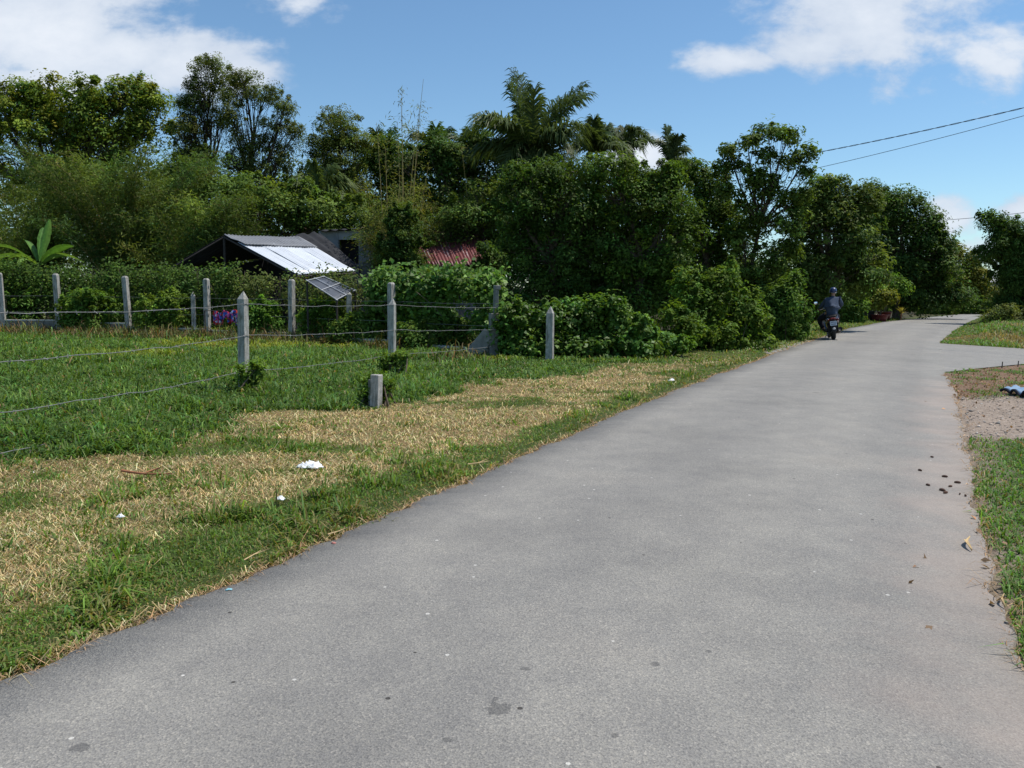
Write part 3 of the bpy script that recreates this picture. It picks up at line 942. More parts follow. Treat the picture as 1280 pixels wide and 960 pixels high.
# loose stones and dead leaves on the right
def pebbles(name, X, Y, S, cols, mat, z0=0.0, label=None, cat=None):
    g = np.random.default_rng(3)
    n = len(X)
    u = np.array([[1, 0, 0], [-1, 0, 0], [0, 1, 0], [0, -1, 0], [0, 0, 1], [0, 0, -1]], float)
    V = u[None] * (1 + g.normal(0, 0.22, (n, 6, 1))) * S[:, None, None] * np.array([1, 1, 0.6])
    a = g.random(n) * 6.28
    x = V[..., 0] * np.cos(a)[:, None] - V[..., 1] * np.sin(a)[:, None]; y = V[..., 0] * np.sin(a)[:, None] + V[..., 1] * np.cos(a)[:, None]
    V[..., 0] = x + X[:, None]; V[..., 1] = y + Y[:, None]; V[..., 2] += (ground_z(X, Y) + z0 + S * 0.2)[:, None]
    f = np.array([[0, 2, 4], [2, 1, 4], [1, 3, 4], [3, 0, 4], [2, 0, 5], [1, 2, 5], [3, 1, 5], [0, 3, 5]])
    t = (np.arange(n)[:, None, None] * 6 + f[None]).reshape(-1, 3)
    o = np_mesh(name, V.reshape(-1, 3), tris=t, cols=np.repeat(cols, 8, 0), mat=mat)
    tag(o, label, cat, kind='stuff'); return o


M['stone'] = leaf_mat('stone', 0.0, 0.9, 0.2)
X, Y, g = scatter(60000, 7, 15, 301)
z = zones(X, Y); ok = (z['dr'] > -0.15) & (z['gravel'] > 0.3) & (g.random(len(X)) < 0.45 * fbm(X * 2, Y * 2, 57, 3) * 2)
X, Y = X[ok], Y[ok]
pebbles('gravel', X, Y, 0.009 * np.exp(g.normal(0, 0.45, len(X))), cvar((0.37, 0.31, 0.26), len(X), g, 0.4, 0.06), M['stone'],
        label='pinkish loose gravel on the track mouth', cat='gravel')
X, Y, g = scatter(60000, 3, 17, 303)
z = zones(X, Y)
ok = (z['dr'] > -0.7) & (g.random(len(X)) < np.clip(np.where(z['dr'] > 0, z['litter'] * (1 - z['lgreen']) * 0.8 + 0.03, 0.007 * sstep(-0.7, 0.1, z['dr'])), 0, 1)) & (Y < side_lo(X) + 0.06)
X, Y = X[ok], Y[ok]
P = np.stack([X, Y, np.where(z['dr'][ok] > 0.03, ground_z(X, Y) + 0.012, 0.026)], -1)
lo = leaves('leaf_litter', P, np.tile([0, 0, 1.0], (len(X), 1)), 0.055, 0.03, cvar((0.24, 0.145, 0.085), len(X), g, 0.4), M['straw'], seed=4)
tag(lo, 'brown fallen leaves between gravel and side road', 'leaf litter', kind='stuff')


# ------------------------------------------------------------------ concrete posts and wire fences
def post_mesh(h, w, kind='point', sink=0.25):
    mb = MB()
    hw = w / 2
    def ring(z, k=1.0): return [(-hw * k, -hw * k, z), (hw * k, -hw * k, z), (hw * k, hw * k, z), (-hw * k, hw * k, z)]
    if kind == 'point':
        zs = ring(-sink, 1.0) + ring(h - w * 1.05, 0.94) + [(0.01, -0.006, h)]
        fs = [(0, 1, 5, 4), (1, 2, 6, 5), (2, 3, 7, 6), (3, 0, 4, 7), (4, 5, 8), (5, 6, 8), (6, 7, 8), (7, 4, 8)]
    else:
        zs = ring(-sink, 1.0) + ring(h - w * 0.3, 0.97) + ring(h, 0.6)
        fs = [(0, 1, 5, 4), (1, 2, 6, 5), (2, 3, 7, 6), (3, 0, 4, 7), (4, 5, 9, 8), (5, 6, 10, 9), (6, 7, 11, 10), (7, 4, 8, 11), (8, 9, 10, 11)]
    mb.add(zs, fs)
    return mb


def wire_path(pts, r, g, barbs=0.0, sag=0.02, wob=0.006):
    mb = MB()
    for a, b in zip(pts[:-1], pts[1:]):
        a = np.array(a); b = np.array(b); L = np.linalg.norm(b - a); k = max(4, int(L / 0.3))
        pp = []
        for i in range(k + 1):
            t = i / k; p = a * (1 - t) + b * t
            p[2] -= sag * L * 4 * t * (1 - t) * 0.25
            if 0 < i < k: p = p + g.normal(0, wob, 3)
            pp.append(p)
        mb.tube(pp, r, 5, cap=False)
        if barbs > 0:
            for t in np.arange(0.06, 1, barbs / L):
                i = int(t * k); u = t * k - i
                p = pp[i] * (1 - u) + pp[min(i + 1, k)] * u
                for s in range(2):
                    d = g.normal(0, 1, 3); d = d / np.linalg.norm(d) * 0.022
                    mb.tube([p - d, p + d], r * 0.7, 3, cap=False)
    return mb


NF = [(-60, 592), (305, 489), (490, 458), (616, 447)]
NFp = [gp(*p) for p in NF]
fence = empty('barbed_wire_fence', tuple(NFp[1]))
tag(fence, 'nearer barbed wire fence with pointed concrete posts between verge and field', 'fence')
fo = NFp[1]
gF = np.random.default_rng(12)
ang = math.atan2(NFp[2][1] - NFp[1][1], NFp[2][0] - NFp[1][0])
for i, hgt in ((0, 1.55), (1, 1.5), (2, 1.38)):
    o = post_mesh(hgt, 0.125).build('post', M['concrete'], fence, bevel=0.008)
    p = NFp[i] - fo
    o.location = tuple(p); o.rotation_euler = (R(gF.normal(0, 0.8)), R(gF.normal(0, 0.8)), ang + R(4))
for k, hs in enumerate([(1.30, 1.30, 1.24, 1.16), (0.88, 0.84, 0.74, 0.66), (0.46, 0.31, 0.24, 0.27), (0.09, 0.03, 0.02, 0.05)]):
    off = np.array([0.07, -0.03, 0])
    pts = [NFp[i] - fo + np.array([0, 0, hs[i]]) + off for i in range(4)]
    wire_path(pts, 0.004, gF, 0.16, 0.03).build('wire', M['wire'], fence)

# rear boundary: low wall, tall round-topped posts, wire
RFpx = [(-95, 415), (5, 417), (75, 417), (162, 419), (260, 422), (365, 426), (489, 434), (616, 446)]
RFtop = [340, 341, 342, 345, 348, 349, 353, 358]
RFp = [gp(*p) for p in RFpx]
rear = empty('boundary_fence', tuple(RFp[3]))
tag(rear, 'rear fence of tall square concrete posts on a low cement wall', 'fence')
ro = RFp[3]
for i, (p, ty) in enumerate(zip(RFp, RFtop)):
    h = at(RFpx[i][0], ty, p[1])[2]
    if i == 7: continue
    a2 = math.atan2(RFp[min(i + 1, 7)][1] - p[1], RFp[min(i + 1, 7)][0] - p[0])
    o = post_mesh(h, 0.16, 'flat').build('post', M['concrete'], rear, bevel=0.012)
    o.location = tuple(p - ro); o.rotation_euler = (R(gF.normal(0, 0.6)), R(gF.normal(0, 0.8)), a2 + R(8))
mb = MB(); mc = MB()
for i in range(0, 7):
    a, b_ = RFp[i] - ro, RFp[i + 1] - ro
    d = b_ - a; L = np.linalg.norm(d); rot = Matrix.Rotation(math.atan2(d[1], d[0]), 3, 'Z')
    hgt = (0.36, 0.42, 0.36, 0.24, 0.2, 0.15, 0.12)[i]
    c = (a + b_) / 2
    mb.box((c[0], c[1], hgt / 2 - 0.05), (L - 0.17, 0.12, hgt + 0.1), rot)
    mc.box((c[0], c[1], hgt + 0.024), (L - 0.17, 0.17, 0.045), rot)
mb.build('low_wall', M['concrete_old'], rear); mc.build('wall_cap', M['wall_cap'], rear)
for hh in (1.25, 0.72):
    pts = [p - ro + np.array([0, -0.09, hh]) for p in RFp]
    wire_path(pts, 0.0034, gF, 0.0, 0.02).build('wire', M['wire'], rear)

# broken corner post with its leaning brace slab
cp = RFp[7]
o = empty('corner_post', tuple(cp)); tag(o, 'broken concrete corner post with slanting slab brace among vines', 'post')
h = at(620, 358, cp[1])[2]
mb = MB(); mb.box((0, 0, h * 0.31 - 0.1), (0.20, 0.18, h * 0.62 + 0.2)); mb.box((0.045, 0.0, h * 0.80), (0.10, 0.14, h * 0.37), taper=0.97)
mb.box((0.06, -0.01, h * 0.985), (0.13, 0.16, 0.10))
mb.build('post', M['concrete_old'], o, bevel=0.012).rotation_euler = (0, R(1), R(20))
mb = MB(); mb.box((-0.30, -0.05, 0.28), (0.75, 0.10, 0.34), Matrix.Rotation(R(-50), 3, 'Y')); mb.build('brace', M['concrete_old'], o, bevel=0.02)

# lone post right of the corner, broken stump, small posts behind
p = gp(687, 450); h = at(687, 382, p[1])[2]
o = post_mesh(h, 0.16).build('concrete_post', M['concrete'], bevel=0.008); o.location = tuple(p); o.rotation_euler = (0, 0, ang + R(3))
tag(o, 'lone pointed concrete post rising out of the leafy green bush', 'post')
p = gp(470, 508)
o = empty('broken_post', tuple(p)); tag(o, 'short broken stump of concrete post with square top in dry grass', 'post')
mb = MB(); mb.box((0, 0, 0.12), (0.125, 0.12, 0.60)); mb.build('stump', M['concrete'], o, bevel=0.01).rotation_euler = (R(1), R(2), ang)
mb = MB(); mb.box((0.10, 0.10, 0.08), (0.07, 0.11, 0.52)); mb.build('splinter', M['concrete_old'], o, bevel=0.01).rotation_euler = (0, R(-1), ang)
for (px, ty, D, hl, lb) in ((241, 364, 25.75, 'point', 'small slim pointed post standing amid weeds behind the rear fence'),
                            (436, 366, 23.1, 'flat', 'small pale post under the dark sheet awning')):
    q = at(px, ty, D)
    o = post_mesh(q[2], 0.14, hl).build('concrete_post', M['concrete'], bevel=0.01); o.location = (q[0], D, 0); o.rotation_euler = (0, 0, R(20))
    tag(o, lb, 'post')

# ------------------------------------------------------------------ vine hedge on the chain-link behind the rear posts
HB = [p + np.array([0.1, 0.9, 0]) for p in RFp[:]]
HB[0] = HB[0] + np.array([-3, 0.3, 0])


def hedge(name, label, i0, t0, i1, t1, hgt, n, base, L, W, seed, thick=0.35, bare=0.0, mat='leaf', zlo=0.15):
    g = np.random.default_rng(seed)
    A = HB[i0] * (1 - t0) + HB[i0 + 1] * t0; B = HB[i1] * (1 - t1) + HB[i1 + 1] * t1
    knots = [A] + [HB[k] for k in range(i0 + 1, i1 + 1)] + [B]
    ks = np.array(knots); seg = np.linalg.norm(np.diff(ks, axis=0), axis=1); cum = np.concatenate([[0], np.cumsum(seg)])
    root = empty(name, tuple(A)); tag(root, label, 'hedge')
    ncl = n // 25
    s = g.random(ncl) * cum[-1]
    x = np.interp(s, cum, ks[:, 0]); y = np.interp(s, cum, ks[:, 1])
    top = hgt + (fbm(s * 1.3, s * 0 + 2, seed, 3) - 0.5) * 0.45
    zz = zlo + (top - zlo) * g.random(ncl) ** 0.75
    hang = fbm(s * 0.8, zz * 0.9, seed + 3, 3)
    ok = hang > bare
    C = np.stack([x, y + g.normal(0, thick * 0.5, ncl), zz], -1)[ok]
    off = g.normal(0, 0.17, (len(C), 25, 3))
    P = (C[:, None] + off).reshape(-1, 3) - A
    Nn = np.tile([0.1, -0.55, 0.75], (len(P), 1))
    cols = col_var(base, len(C), 25, g, 0.25, 0.18, 0.12)
    k = P[:, 2] > 0
    leaves('foliage', P[k], Nn[k], L * np.exp(g.normal(0, 0.25, k.sum())), W * np.exp(g.normal(0, 0.25, k.sum())), cols[k], M[mat], root, seed=seed)
    mb = MB()
    for q in range(int(cum[-1] * 5)):
        ss = g.random() * cum[-1]; xx = np.interp(ss, cum, ks[:, 0]); yy = np.interp(ss, cum, ks[:, 1])
        mb.tube(bend(np.array([xx, yy, 0]) - A, np.array([xx + g.normal(0, 0.5), yy + g.normal(0, 0.1), hgt * (0.7 + 0.35 * g.random())]) - A, g, 0.08, 5), 0.008, 4, cap=False)
    mb.build('stem', M['bark'], root)
    mw = MB()
    step = 0.13
    nn = int(cum[-1] / step)
    for sgn in (1, -1):
        for q in range(-int(hgt / step), nn + int(hgt / step)):
            s0 = q * step; z0_ = 0.05; s1 = s0 + sgn * (hgt - 0.05) * 0.6; z1 = hgt
            sa, sb = np.clip([s0, s1], 0, cum[-1])
            if abs(sa - sb) < 0.05: continue
            za = z0_ + (sa - s0) / (s1 - s0) * (z1 - z0_); zb = z0_ + (sb - s0) / (s1 - s0) * (z1 - z0_)
            pa = np.array([np.interp(sa, cum, ks[:, 0]), np.interp(sa, cum, ks[:, 1]), za]) - A
            pb = np.array([np.interp(sb, cum, ks[:, 0]), np.interp(sb, cum, ks[:, 1]), zb]) - A
            mw.tube([pa, pb], 0.004, 3, cap=False)
    if mw.v: mw.build('wire_mesh', M['rust_wire'], root)
    return root


hedge('vine_hedge', 'long vine covered mesh fence behind the tall posts at the field end', 0, 0.0, 4, 0.2, 2.2, 34000, (0.040, 0.078, 0.018), 0.10, 0.06, 401, bare=0.33)
hedge('vine_hedge', 'half bare rusty mesh fence with thin brown vines below the metal roof', 4, 0.2, 5, 0.75, 1.95, 7000, (0.055, 0.08, 0.025), 0.10, 0.06, 402, bare=0.52)
hedge('vine_hedge', 'bright ivy curtain with broad leaves beside the broken corner post', 5, 0.75, 6, 0.98, 1.95, 15000, (0.055, 0.115, 0.024), 0.13, 0.105, 403, bare=0.30, mat='leaf_gloss', zlo=0.5)

# ------------------------------------------------------------------ sheds and houses
def sheet(name, A, B, C, D, mat, parent, n_corr=24, amp=0.02, thick=0.012, rows=6, wob=0.0, seed=0):
    """corrugated sheet: A-B ridge, D-C eave; corrugations run from ridge to eave"""
    g = np.random.default_rng(seed)
    A, B, C, D = map(np.array, (A, B, C, D))
    nrm = unit(np.cross(B - A, D - A)); nrm = nrm if nrm[2] > 0 else -nrm
    nu = n_corr * 6
    mb = MB(); uvs = []
    for j in range(rows + 1):
        v = j / rows
        for i in range(nu + 1):
            u = i / nu
            p = (A * (1 - u) + B * u) * (1 - v) + (D * (1 - u) + C * u) * v
            p = p + nrm * (amp * math.sin(2 * math.pi * n_corr * u) + wob * (vnoise(u * 4, v * 3, seed) - 0.5))
            mb.v.append(tuple(p)); uvs.append((u, v))
    w = nu + 1
    for j in range(rows):
        for i in range(nu):
            mb.f.append((j * w + i, j * w + i + 1, (j + 1) * w + i + 1, (j + 1) * w + i))
    mb.uv = uvs
    o = mb.build(name, mat, parent, smooth=True)
    s = o.modifiers.new('thick', 'SOLIDIFY'); s.thickness = thick
    return o


# metal-roofed shelter
A = at(280, 294, 33.0); B = at(374, 297, 35.5); C_ = at(444, 339, 33.6); D_ = at(371, 343, 31.2)
E_ = at(205, 338, 32.5); E2 = at(330, 322, 36.0)
shed = empty('shelter', (A[0], A[1], 0)); so = np.array([A[0], A[1], 0])
tag(shed, 'open sided shelter with a pale zinc sheet roof behind the hedge', 'shed')
A, B, C_, D_, E_, E2 = (p - so for p in (A, B, C_, D_, E_, E2))
m1 = lambda p, q, t: p * (1 - t) + q * t
up2 = np.array([0, 0, 0.02])
rT0, rT1 = m1(A, D_, 0.2), m1(B, C_, 0.26)
for q in range(4):
    u0, u1 = q / 4, (q + 1) / 4 + (0.02 if q < 3 else 0)
    lift = np.array([0, 0, 0.012 * (q % 2)]); e = gF.normal(0, 0.02)
    sheet('roof_sheet', m1(rT0, rT1, u0) + lift, m1(rT0, rT1, u1) + lift, m1(D_, C_, u1) + lift + (C_ - rT1) * e, m1(D_, C_, u0) + lift + (C_ - rT1) * e, M['roof_zinc'], shed, 7, 0.012, seed=11 + q, wob=0.05)
o = sheet('ridge_sheet', A + up2, B + up2, m1(B, C_, 0.34) + up2 * 3, m1(A, D_, 0.30) + up2 * 3, M['roof_grey'], shed, 22, 0.022, seed=2, wob=0.08)
sheet('back_roof', A, B, E2, E_, M['dark_sheet'], shed, 18, 0.015, seed=3, wob=0.06)
mb = MB()
for q in (m1(A, D_, 0.95), m1(B, C_, 0.95), m1(A, E_, 0.9), m1(B, E2, 0.9), A - np.array([0, 0, 0.1]), B - np.array([0, 0, 0.1])):
    mb = MB(); mb.tube([(q[0], q[1], -0.1), (q[0], q[1], q[2] - 0.04)], 0.05, 7); mb.build('post', M['dark_wood'], shed)
mb = MB()
for a, b_ in ((A, D_), (B, C_), (A, E_), (D_, C_), (A, B), (m1(A, D_, .5), m1(B, C_, .5))):
    mb.tube([a - np.array([0, 0, 0.08]), b_ - np.array([0, 0, 0.08])], 0.035, 6)
mb.build('rafter', M['dark_wood'], shed)
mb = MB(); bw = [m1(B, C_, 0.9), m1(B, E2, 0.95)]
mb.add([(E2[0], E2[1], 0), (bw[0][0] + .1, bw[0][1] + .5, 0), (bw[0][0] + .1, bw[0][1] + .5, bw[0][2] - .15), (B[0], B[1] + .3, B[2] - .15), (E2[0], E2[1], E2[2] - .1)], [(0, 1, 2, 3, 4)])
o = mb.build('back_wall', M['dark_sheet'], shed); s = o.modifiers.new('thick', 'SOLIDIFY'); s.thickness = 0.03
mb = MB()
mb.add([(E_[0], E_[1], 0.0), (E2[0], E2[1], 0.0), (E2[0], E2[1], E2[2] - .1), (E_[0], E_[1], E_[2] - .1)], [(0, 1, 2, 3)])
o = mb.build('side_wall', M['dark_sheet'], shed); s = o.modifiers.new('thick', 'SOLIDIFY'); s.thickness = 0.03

mb = MB()
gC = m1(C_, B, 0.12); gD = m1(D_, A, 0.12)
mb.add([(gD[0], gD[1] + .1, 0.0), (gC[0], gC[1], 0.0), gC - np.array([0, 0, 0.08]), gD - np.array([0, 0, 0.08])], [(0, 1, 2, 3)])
o = mb.build('added_eave_wall', M['dark_sheet'], shed); s = o.modifiers.new('thick', 'SOLIDIFY'); s.thickness = 0.03  # near-black wall added to shut out the lit hedge and keep the interior dark

# dark tarpaulin roof leaning against it
P0 = at(365, 296, 36.0); P1 = at(400, 291, 37.5); P2 = at(450, 335, 35.6); P3 = at(425, 328, 34.9)
tp = empty('tarpaulin', (P0[0], P0[1], 0)); tag(tp, 'black tarpaulin stretched between the zinc shelter and the grey house', 'tarpaulin')
po = np.array([P0[0], P0[1], 0])
sheet('tarpaulin_cover', P0 - po, P1 - po, P2 - po, P3 - po, M['dark_sheet'], tp, 3, 0.04, seed=8, wob=0.3)
mb = MB()
for q in (P1 - po, P2 - po):
    mb = MB(); mb.tube([(q[0], q[1], -.1), (q[0], q[1], q[2] - 0.05)], 0.04, 6); mb.build('pole', M['dark_wood'], tp)

# house: stained grey wall on the left, red metal roof to the right
hx0 = at(418, 320, 38.5); hx1 = at(618, 320, 36.8)
house = empty('house', (hx0[0], hx0[1], 0)); ho = np.array([hx0[0], hx0[1], 0])
tag(house, 'low house with stained grey wall and a red corrugated metal roof', 'house')
K = lambda px, py, Y: at(px, py, Y) - ho
# front wall with a dark opening, built as four slabs round it
def slab(mbx, p, q, z0, z1, th=0.14):
    p = np.array(p); q = np.array(q); d = q - p; L = np.linalg.norm(d[:2]); c = (p + q) / 2
    mbx.box((c[0], c[1], (z0 + z1) / 2), (L, th, z1 - z0), Matrix.Rotation(math.atan2(d[1], d[0]), 3, 'Z'))
a0 = K(400, 330, 38.5); a1 = K(424, 330, 38.2); a2 = K(449, 330, 38.1); a3 = K(480, 330, 37.9); a4 = K(620, 330, 36.9)
zt = at(440, 289, 38.3)[2]; zo0 = at(440, 330, 38.3)[2]; zo1 = at(440, 300, 38.3)[2]
mb = MB()
slab(mb, a0, a1, -0.1, zt); slab(mb, a2, a3, -0.1, zt); slab(mb, a1, a2, -0.1, zo0); slab(mb, a1, a2, zo1, zt)
zr = at(560, 336, 37.3)[2]
slab(mb, a3, a4, -0.1, zr)
mb.build('wall', M['grey_wall'], house)
mb = MB(); slab(mb, a1 + np.array([0, 0.5, 0]), a2 + np.array([0, 0.5, 0]), zo0 - .3, zo1 + .3, 0.03); mb.build('opening_shade_sheet', M['room_shade'], house)  # near-black sheet behind the opening, painting the shade of the room
g0 = K(398, 288, 38.0); g1 = K(470, 284, 37.6)
sheet('flat_roof', g0 + np.array([0, 3, 0.15]), g1 + np.array([0, 3, 0.15]), g1, g0, M['dark_sheet'], house, 6, 0.03, seed=5, wob=.1)
r0 = K(455, 283, 41.0); r1 = K(604, 297, 40.2); r2 = K(620, 332, 36.4); r3 = K(478, 334, 37.4)
for q in range(6):
    u0, u1 = q / 6, (q + 1) / 6 + (0.012 if q < 5 else 0)
    lift = np.array([0, 0, 0.015 * (q % 2)])
    sheet('red_roof_sheet', m1(r0, r1, u0) + lift, m1(r0, r1, u1) + lift, m1(r3, r2, u1) + lift, m1(r3, r2, u0) + lift, M['roof_red'], house, 6, 0.025, seed=61 + q, wob=.08)
mb = MB(); mb.tube([r0 + np.array([0, 0, .04]), r1 + np.array([0, 0, .04])], 0.09, 8); mb.build('ridge_cap', M['roof_red'], house)

# dark lean-to sheet with white bars
q0 = at(384, 352, 23.2); q1 = at(405, 347, 23.9); q2 = at(444, 364, 23.5); q3 = at(421, 376, 22.6)
aw = empty('awning', (q0[0], q0[1], 0)); ao = np.array([q0[0], q0[1], 0])
tag(aw, 'tilted dark sheet awning framed by white bars in front of the mesh fence', 'awning')
q0, q1, q2, q3 = (p - ao for p in (q0, q1, q2, q3))
sheet('dark_sheet', q0, q1, q2, q3, M['panel'], aw, 2, 0.01, seed=9)
mb = MB(); u3 = np.array([0, -0.01, 0.035])
for a, b_ in ((q0, q1), (q1, q2), (q3, q2), (q0, q3), (m1(q0, q3, .5), m1(q1, q2, .5)), (m1(q0, q1, .5), m1(q3, q2, .5))):
    e = (b_ - a) * 0.04
    mb.tube([a - e + u3, b_ + e + u3], 0.012, 6)
mb.build('bar', M['white_paint'], aw)
for q in (q2, q3, q0):
    mb = MB(); mb.tube([(q[0], q[1], -.1), (q[0], q[1], q[2])], 0.03, 6); mb.build('leg', M['dark_wood'], aw)

# colourful cloth hanging behind the near post
c0 = at(266, 390, 24.9); c1 = at(299, 388, 24.6)
cl = empty('hanging_cloth', (c0[0], c0[1], 0)); tag(cl, 'bundle of red, blue and pink patterned cloth hanging behind the near pointed post', 'cloth')
co = np.array([c0[0], c0[1], 0])
mb = MB(); nu = 40
g = np.random.default_rng(77)
for j in range(5):
    for i in range(nu + 1):
        u = i / nu; p = (c0 * (1 - u) + c1 * u) - co
        hem = 0.36 + 0.08 * math.sin(u * 9) + 0.05 * math.sin(u * 23)
        mb.v.append((p[0], p[1] + 0.05 * math.sin(u * 40) * (0.3 + j / 4), p[2] + 0.04 * math.sin(u * 17) - hem * j / 4))
for j in range(4):
    for i in range(nu): mb.f.append((j * (nu + 1) + i, j * (nu + 1) + i + 1, (j + 1) * (nu + 1) + i + 1, (j + 1) * (nu + 1) + i))
o = mb.build('cloth', M['cloth'], cl, smooth=True); s = o.modifiers.new('t', 'SOLIDIFY'); s.thickness = 0.006
mb = MB(); mb.tube([c0 - co + np.array([-0.3, 0.0, 0.03]), c1 - co + np.array([0.3, 0, 0.03])], 0.012, 6); mb.build('line', M['dark_wood'], cl)
for q in (c0 - co + np.array([-0.25, 0, 0]), c1 - co + np.array([0.25, 0, 0])):
    mb = MB(); mb.tube([(q[0], q[1], -.1), (q[0], q[1], q[2] + 0.05)], 0.018, 6); mb.build('pole', M['dark_wood'], cl)

# white hut far behind the right tree
p = at(1244, 372, 88.0)
o = empty('hut', (p[0], 88, 0)); tag(o, 'tiny white roofed hut glimpsed behind the drooping tree', 'hut')
hh = at(1250, 353, 88)[2]
mb = MB(); mb.box((0, 0, hh / 2), (2.6, 2.5, hh)); mb.build('wall', M['grey_wall'], o)
mb = MB(); mb.add([(-1.8, -1.6, hh), (1.8, -1.6, hh), (1.8, 1.6, hh), (-1.8, 1.6, hh), (-1.0, 0, hh + 0.9), (1.0, 0, hh + 0.9)],
                  [(0, 1, 5, 4), (1, 2, 5), (2, 3, 4, 5), (3, 0, 4), (3, 2, 1, 0)]); mb.build('roof', M['white_wall'], o)

# ------------------------------------------------------------------ power lines
def power_line(label, a, b, r, strands=1):
    a = np.array(a); b = np.array(b)
    d = b - a
    a2 = a - d * 0.05; b2 = b + d * 1.2
    mb = MB(); n = 160; L = np.linalg.norm(b2 - a2)
    for s in range(strands):
        pts = []
        for i in range(n + 1):
            t = i / n; p = a2 * (1 - t) + b2 * t
            p[2] -= 0.25 * 4 * t * (1 - t)
            if strands > 1:
                an = t * L / 0.9 * 2 * math.pi + s * math.pi
                p = p + np.array([0, math.cos(an), math.sin(an)]) * 0.013
            pts.append(p)
        mb.tube(pts, r, 5, cap=False)
    o = mb.build('power_line', M['cable']); tag(o, label, 'power line', 'overhead wires right of the trees')
    return o


power_line('upper twisted power line rising to the right above the road', at(1005, 193, 31), at(1280, 124, 24.5), 0.009, 2)
power_line('lower thin power line of the pair above the road', at(1005, 213, 31), at(1280, 134, 24.5), 0.009)
power_line('distant single power line crossing behind the drooping right tree', at(1160, 276, 60), at(1280, 261, 53), 0.016)

# ------------------------------------------------------------------ background trees
G1 = (0.06, 0.10, 0.022); YG = (0.085, 0.115, 0.026); DK = (0.035, 0.072, 0.018); OL = (0.085, 0.095, 0.03); BG = (0.045, 0.08, 0.03)

# far woods closing the gaps behind everything
g = np.random.default_rng(900)
k = 2300
fx = g.random(k) * 150 - 70; fy = 58 + g.normal(0, 4, k) + np.maximum(0, fx) * 0.75
fz = g.random(k) ** 1.1 * (8.2 + 2.0 * fbm(fx * 0.12, fx * 0 + 1, 5, 3)) * (1 - 0.6 * sstep(4, 14, fx))
ok = (fx < 75) & ((fx < XL(fy) - 5) | (fx > XR(fy) + 7)) & ~((np.abs(fx / fy - 0.602) < 0.012) & (fy < 90))
C = np.stack([fx, fy, fz], -1)[ok]
off = np.clip(g.normal(0, 0.8, (len(C), 60, 3)), -1.3, 1.3); P = (C[:, None] + off).reshape(-1, 3)
kk = P[:, 2] > 0
o = leaves('woods', P[kk], np.tile([0, -0.4, 0.8], (len(P), 1))[kk], 0.34, 0.2, col_var((0.045, 0.08, 0.025), len(C), 60, g)[kk], M['leaf'], seed=5)
tag(o, 'far dark woodland closing the gaps between the trees', 'woods', kind='stuff')

tree('broadleaf_tree', 'broad yellow green tree topping the trees at the far left', 'tree', 60, 48,
     [(-70, 170, 70, 55), (10, 150, 60, 40), (85, 150, 65, 45), (150, 130, 50, 34), (185, 160, 30, 40), (60, 205, 90, 50), (140, 200, 60, 55), (30, 122, 34, 18), (190, 128, 22, 20), (55, 140, 40, 30), (115, 125, 30, 22), (160, 112, 24, 14), (-10, 135, 34, 26), (120, 165, 60, 36)],
     760, 46, 0.7, 0.25, 0.14, (0.085, 0.122, 0.024), 0.26, 1, yellow=0.2, shell=0.55)
tree('slender_tree', 'tallest slender vine clad tree with small open top', 'tree', 248, 45,
     [(265, 88, 24, 18), (248, 118, 20, 22), (288, 112, 20, 14), (238, 135, 18, 14), (245, 165, 15, 40), (236, 190, 20, 20), (250, 215, 26, 30), (272, 150, 14, 12), (230, 165, 14, 12)],
     420, 40, 0.5, 0.15, 0.065, (0.06, 0.082, 0.028), 0.17, 2, twigs=0.5, bark='bark_dark')
tree('slender_tree', 'slender open tree leaning right of the tallest one', 'tree', 298, 44,
     [(305, 105, 20, 14), (332, 122, 24, 14), (356, 132, 16, 12), (293, 155, 12, 38), (345, 160, 22, 14), (370, 165, 8, 14), (318, 180, 18, 14), (350, 195, 20, 20), (300, 215, 24, 30), (335, 225, 30, 24)],
     420, 40, 0.5, 0.15, 0.065, (0.06, 0.082, 0.028), 0.17, 3, twigs=0.5, bark='bark_dark')
tree('roundtop_tree', 'small round topped tree before the dark palms', 'tree', 425, 45,
     [(425, 155, 26, 20), (402, 178, 20, 20), (448, 178, 20, 18), (425, 200, 34, 30), (400, 225, 26, 26), (440, 235, 30, 30)],
     380, 42, 0.55, 0.16, 0.075, (0.07, 0.098, 0.028), 0.16, 4)
tree('broadleaf_tree', 'grey green bushy tree behind the zinc shelter roof', 'tree', 290, 41,
     [(225, 235, 40, 34), (270, 245, 45, 34), (330, 250, 50, 30), (385, 260, 45, 30), (300, 285, 70, 26), (390, 290, 50, 20), (230, 285, 40, 30), (445, 270, 36, 26), (480, 285, 30, 20)],
     480, 46, 0.65, 0.24, 0.12, (0.062, 0.102, 0.028), 0.18, 5)
tree('broadleaf_tree', 'dark tree filling the gap below the tall palm', 'tree', 600, 46,
     [(560, 235, 40, 40), (610, 225, 40, 35), (655, 235, 40, 36), (590, 275, 50, 30), (510, 255, 40, 34), (470, 235, 30, 30), (540, 190, 22, 20), (600, 188, 24, 18), (505, 200, 28, 26), (570, 200, 26, 24), (470, 195, 20, 20), (630, 200, 20, 18)],
     520, 42, 0.7, 0.26, 0.12, (0.040, 0.075, 0.022), 0.2, 6)


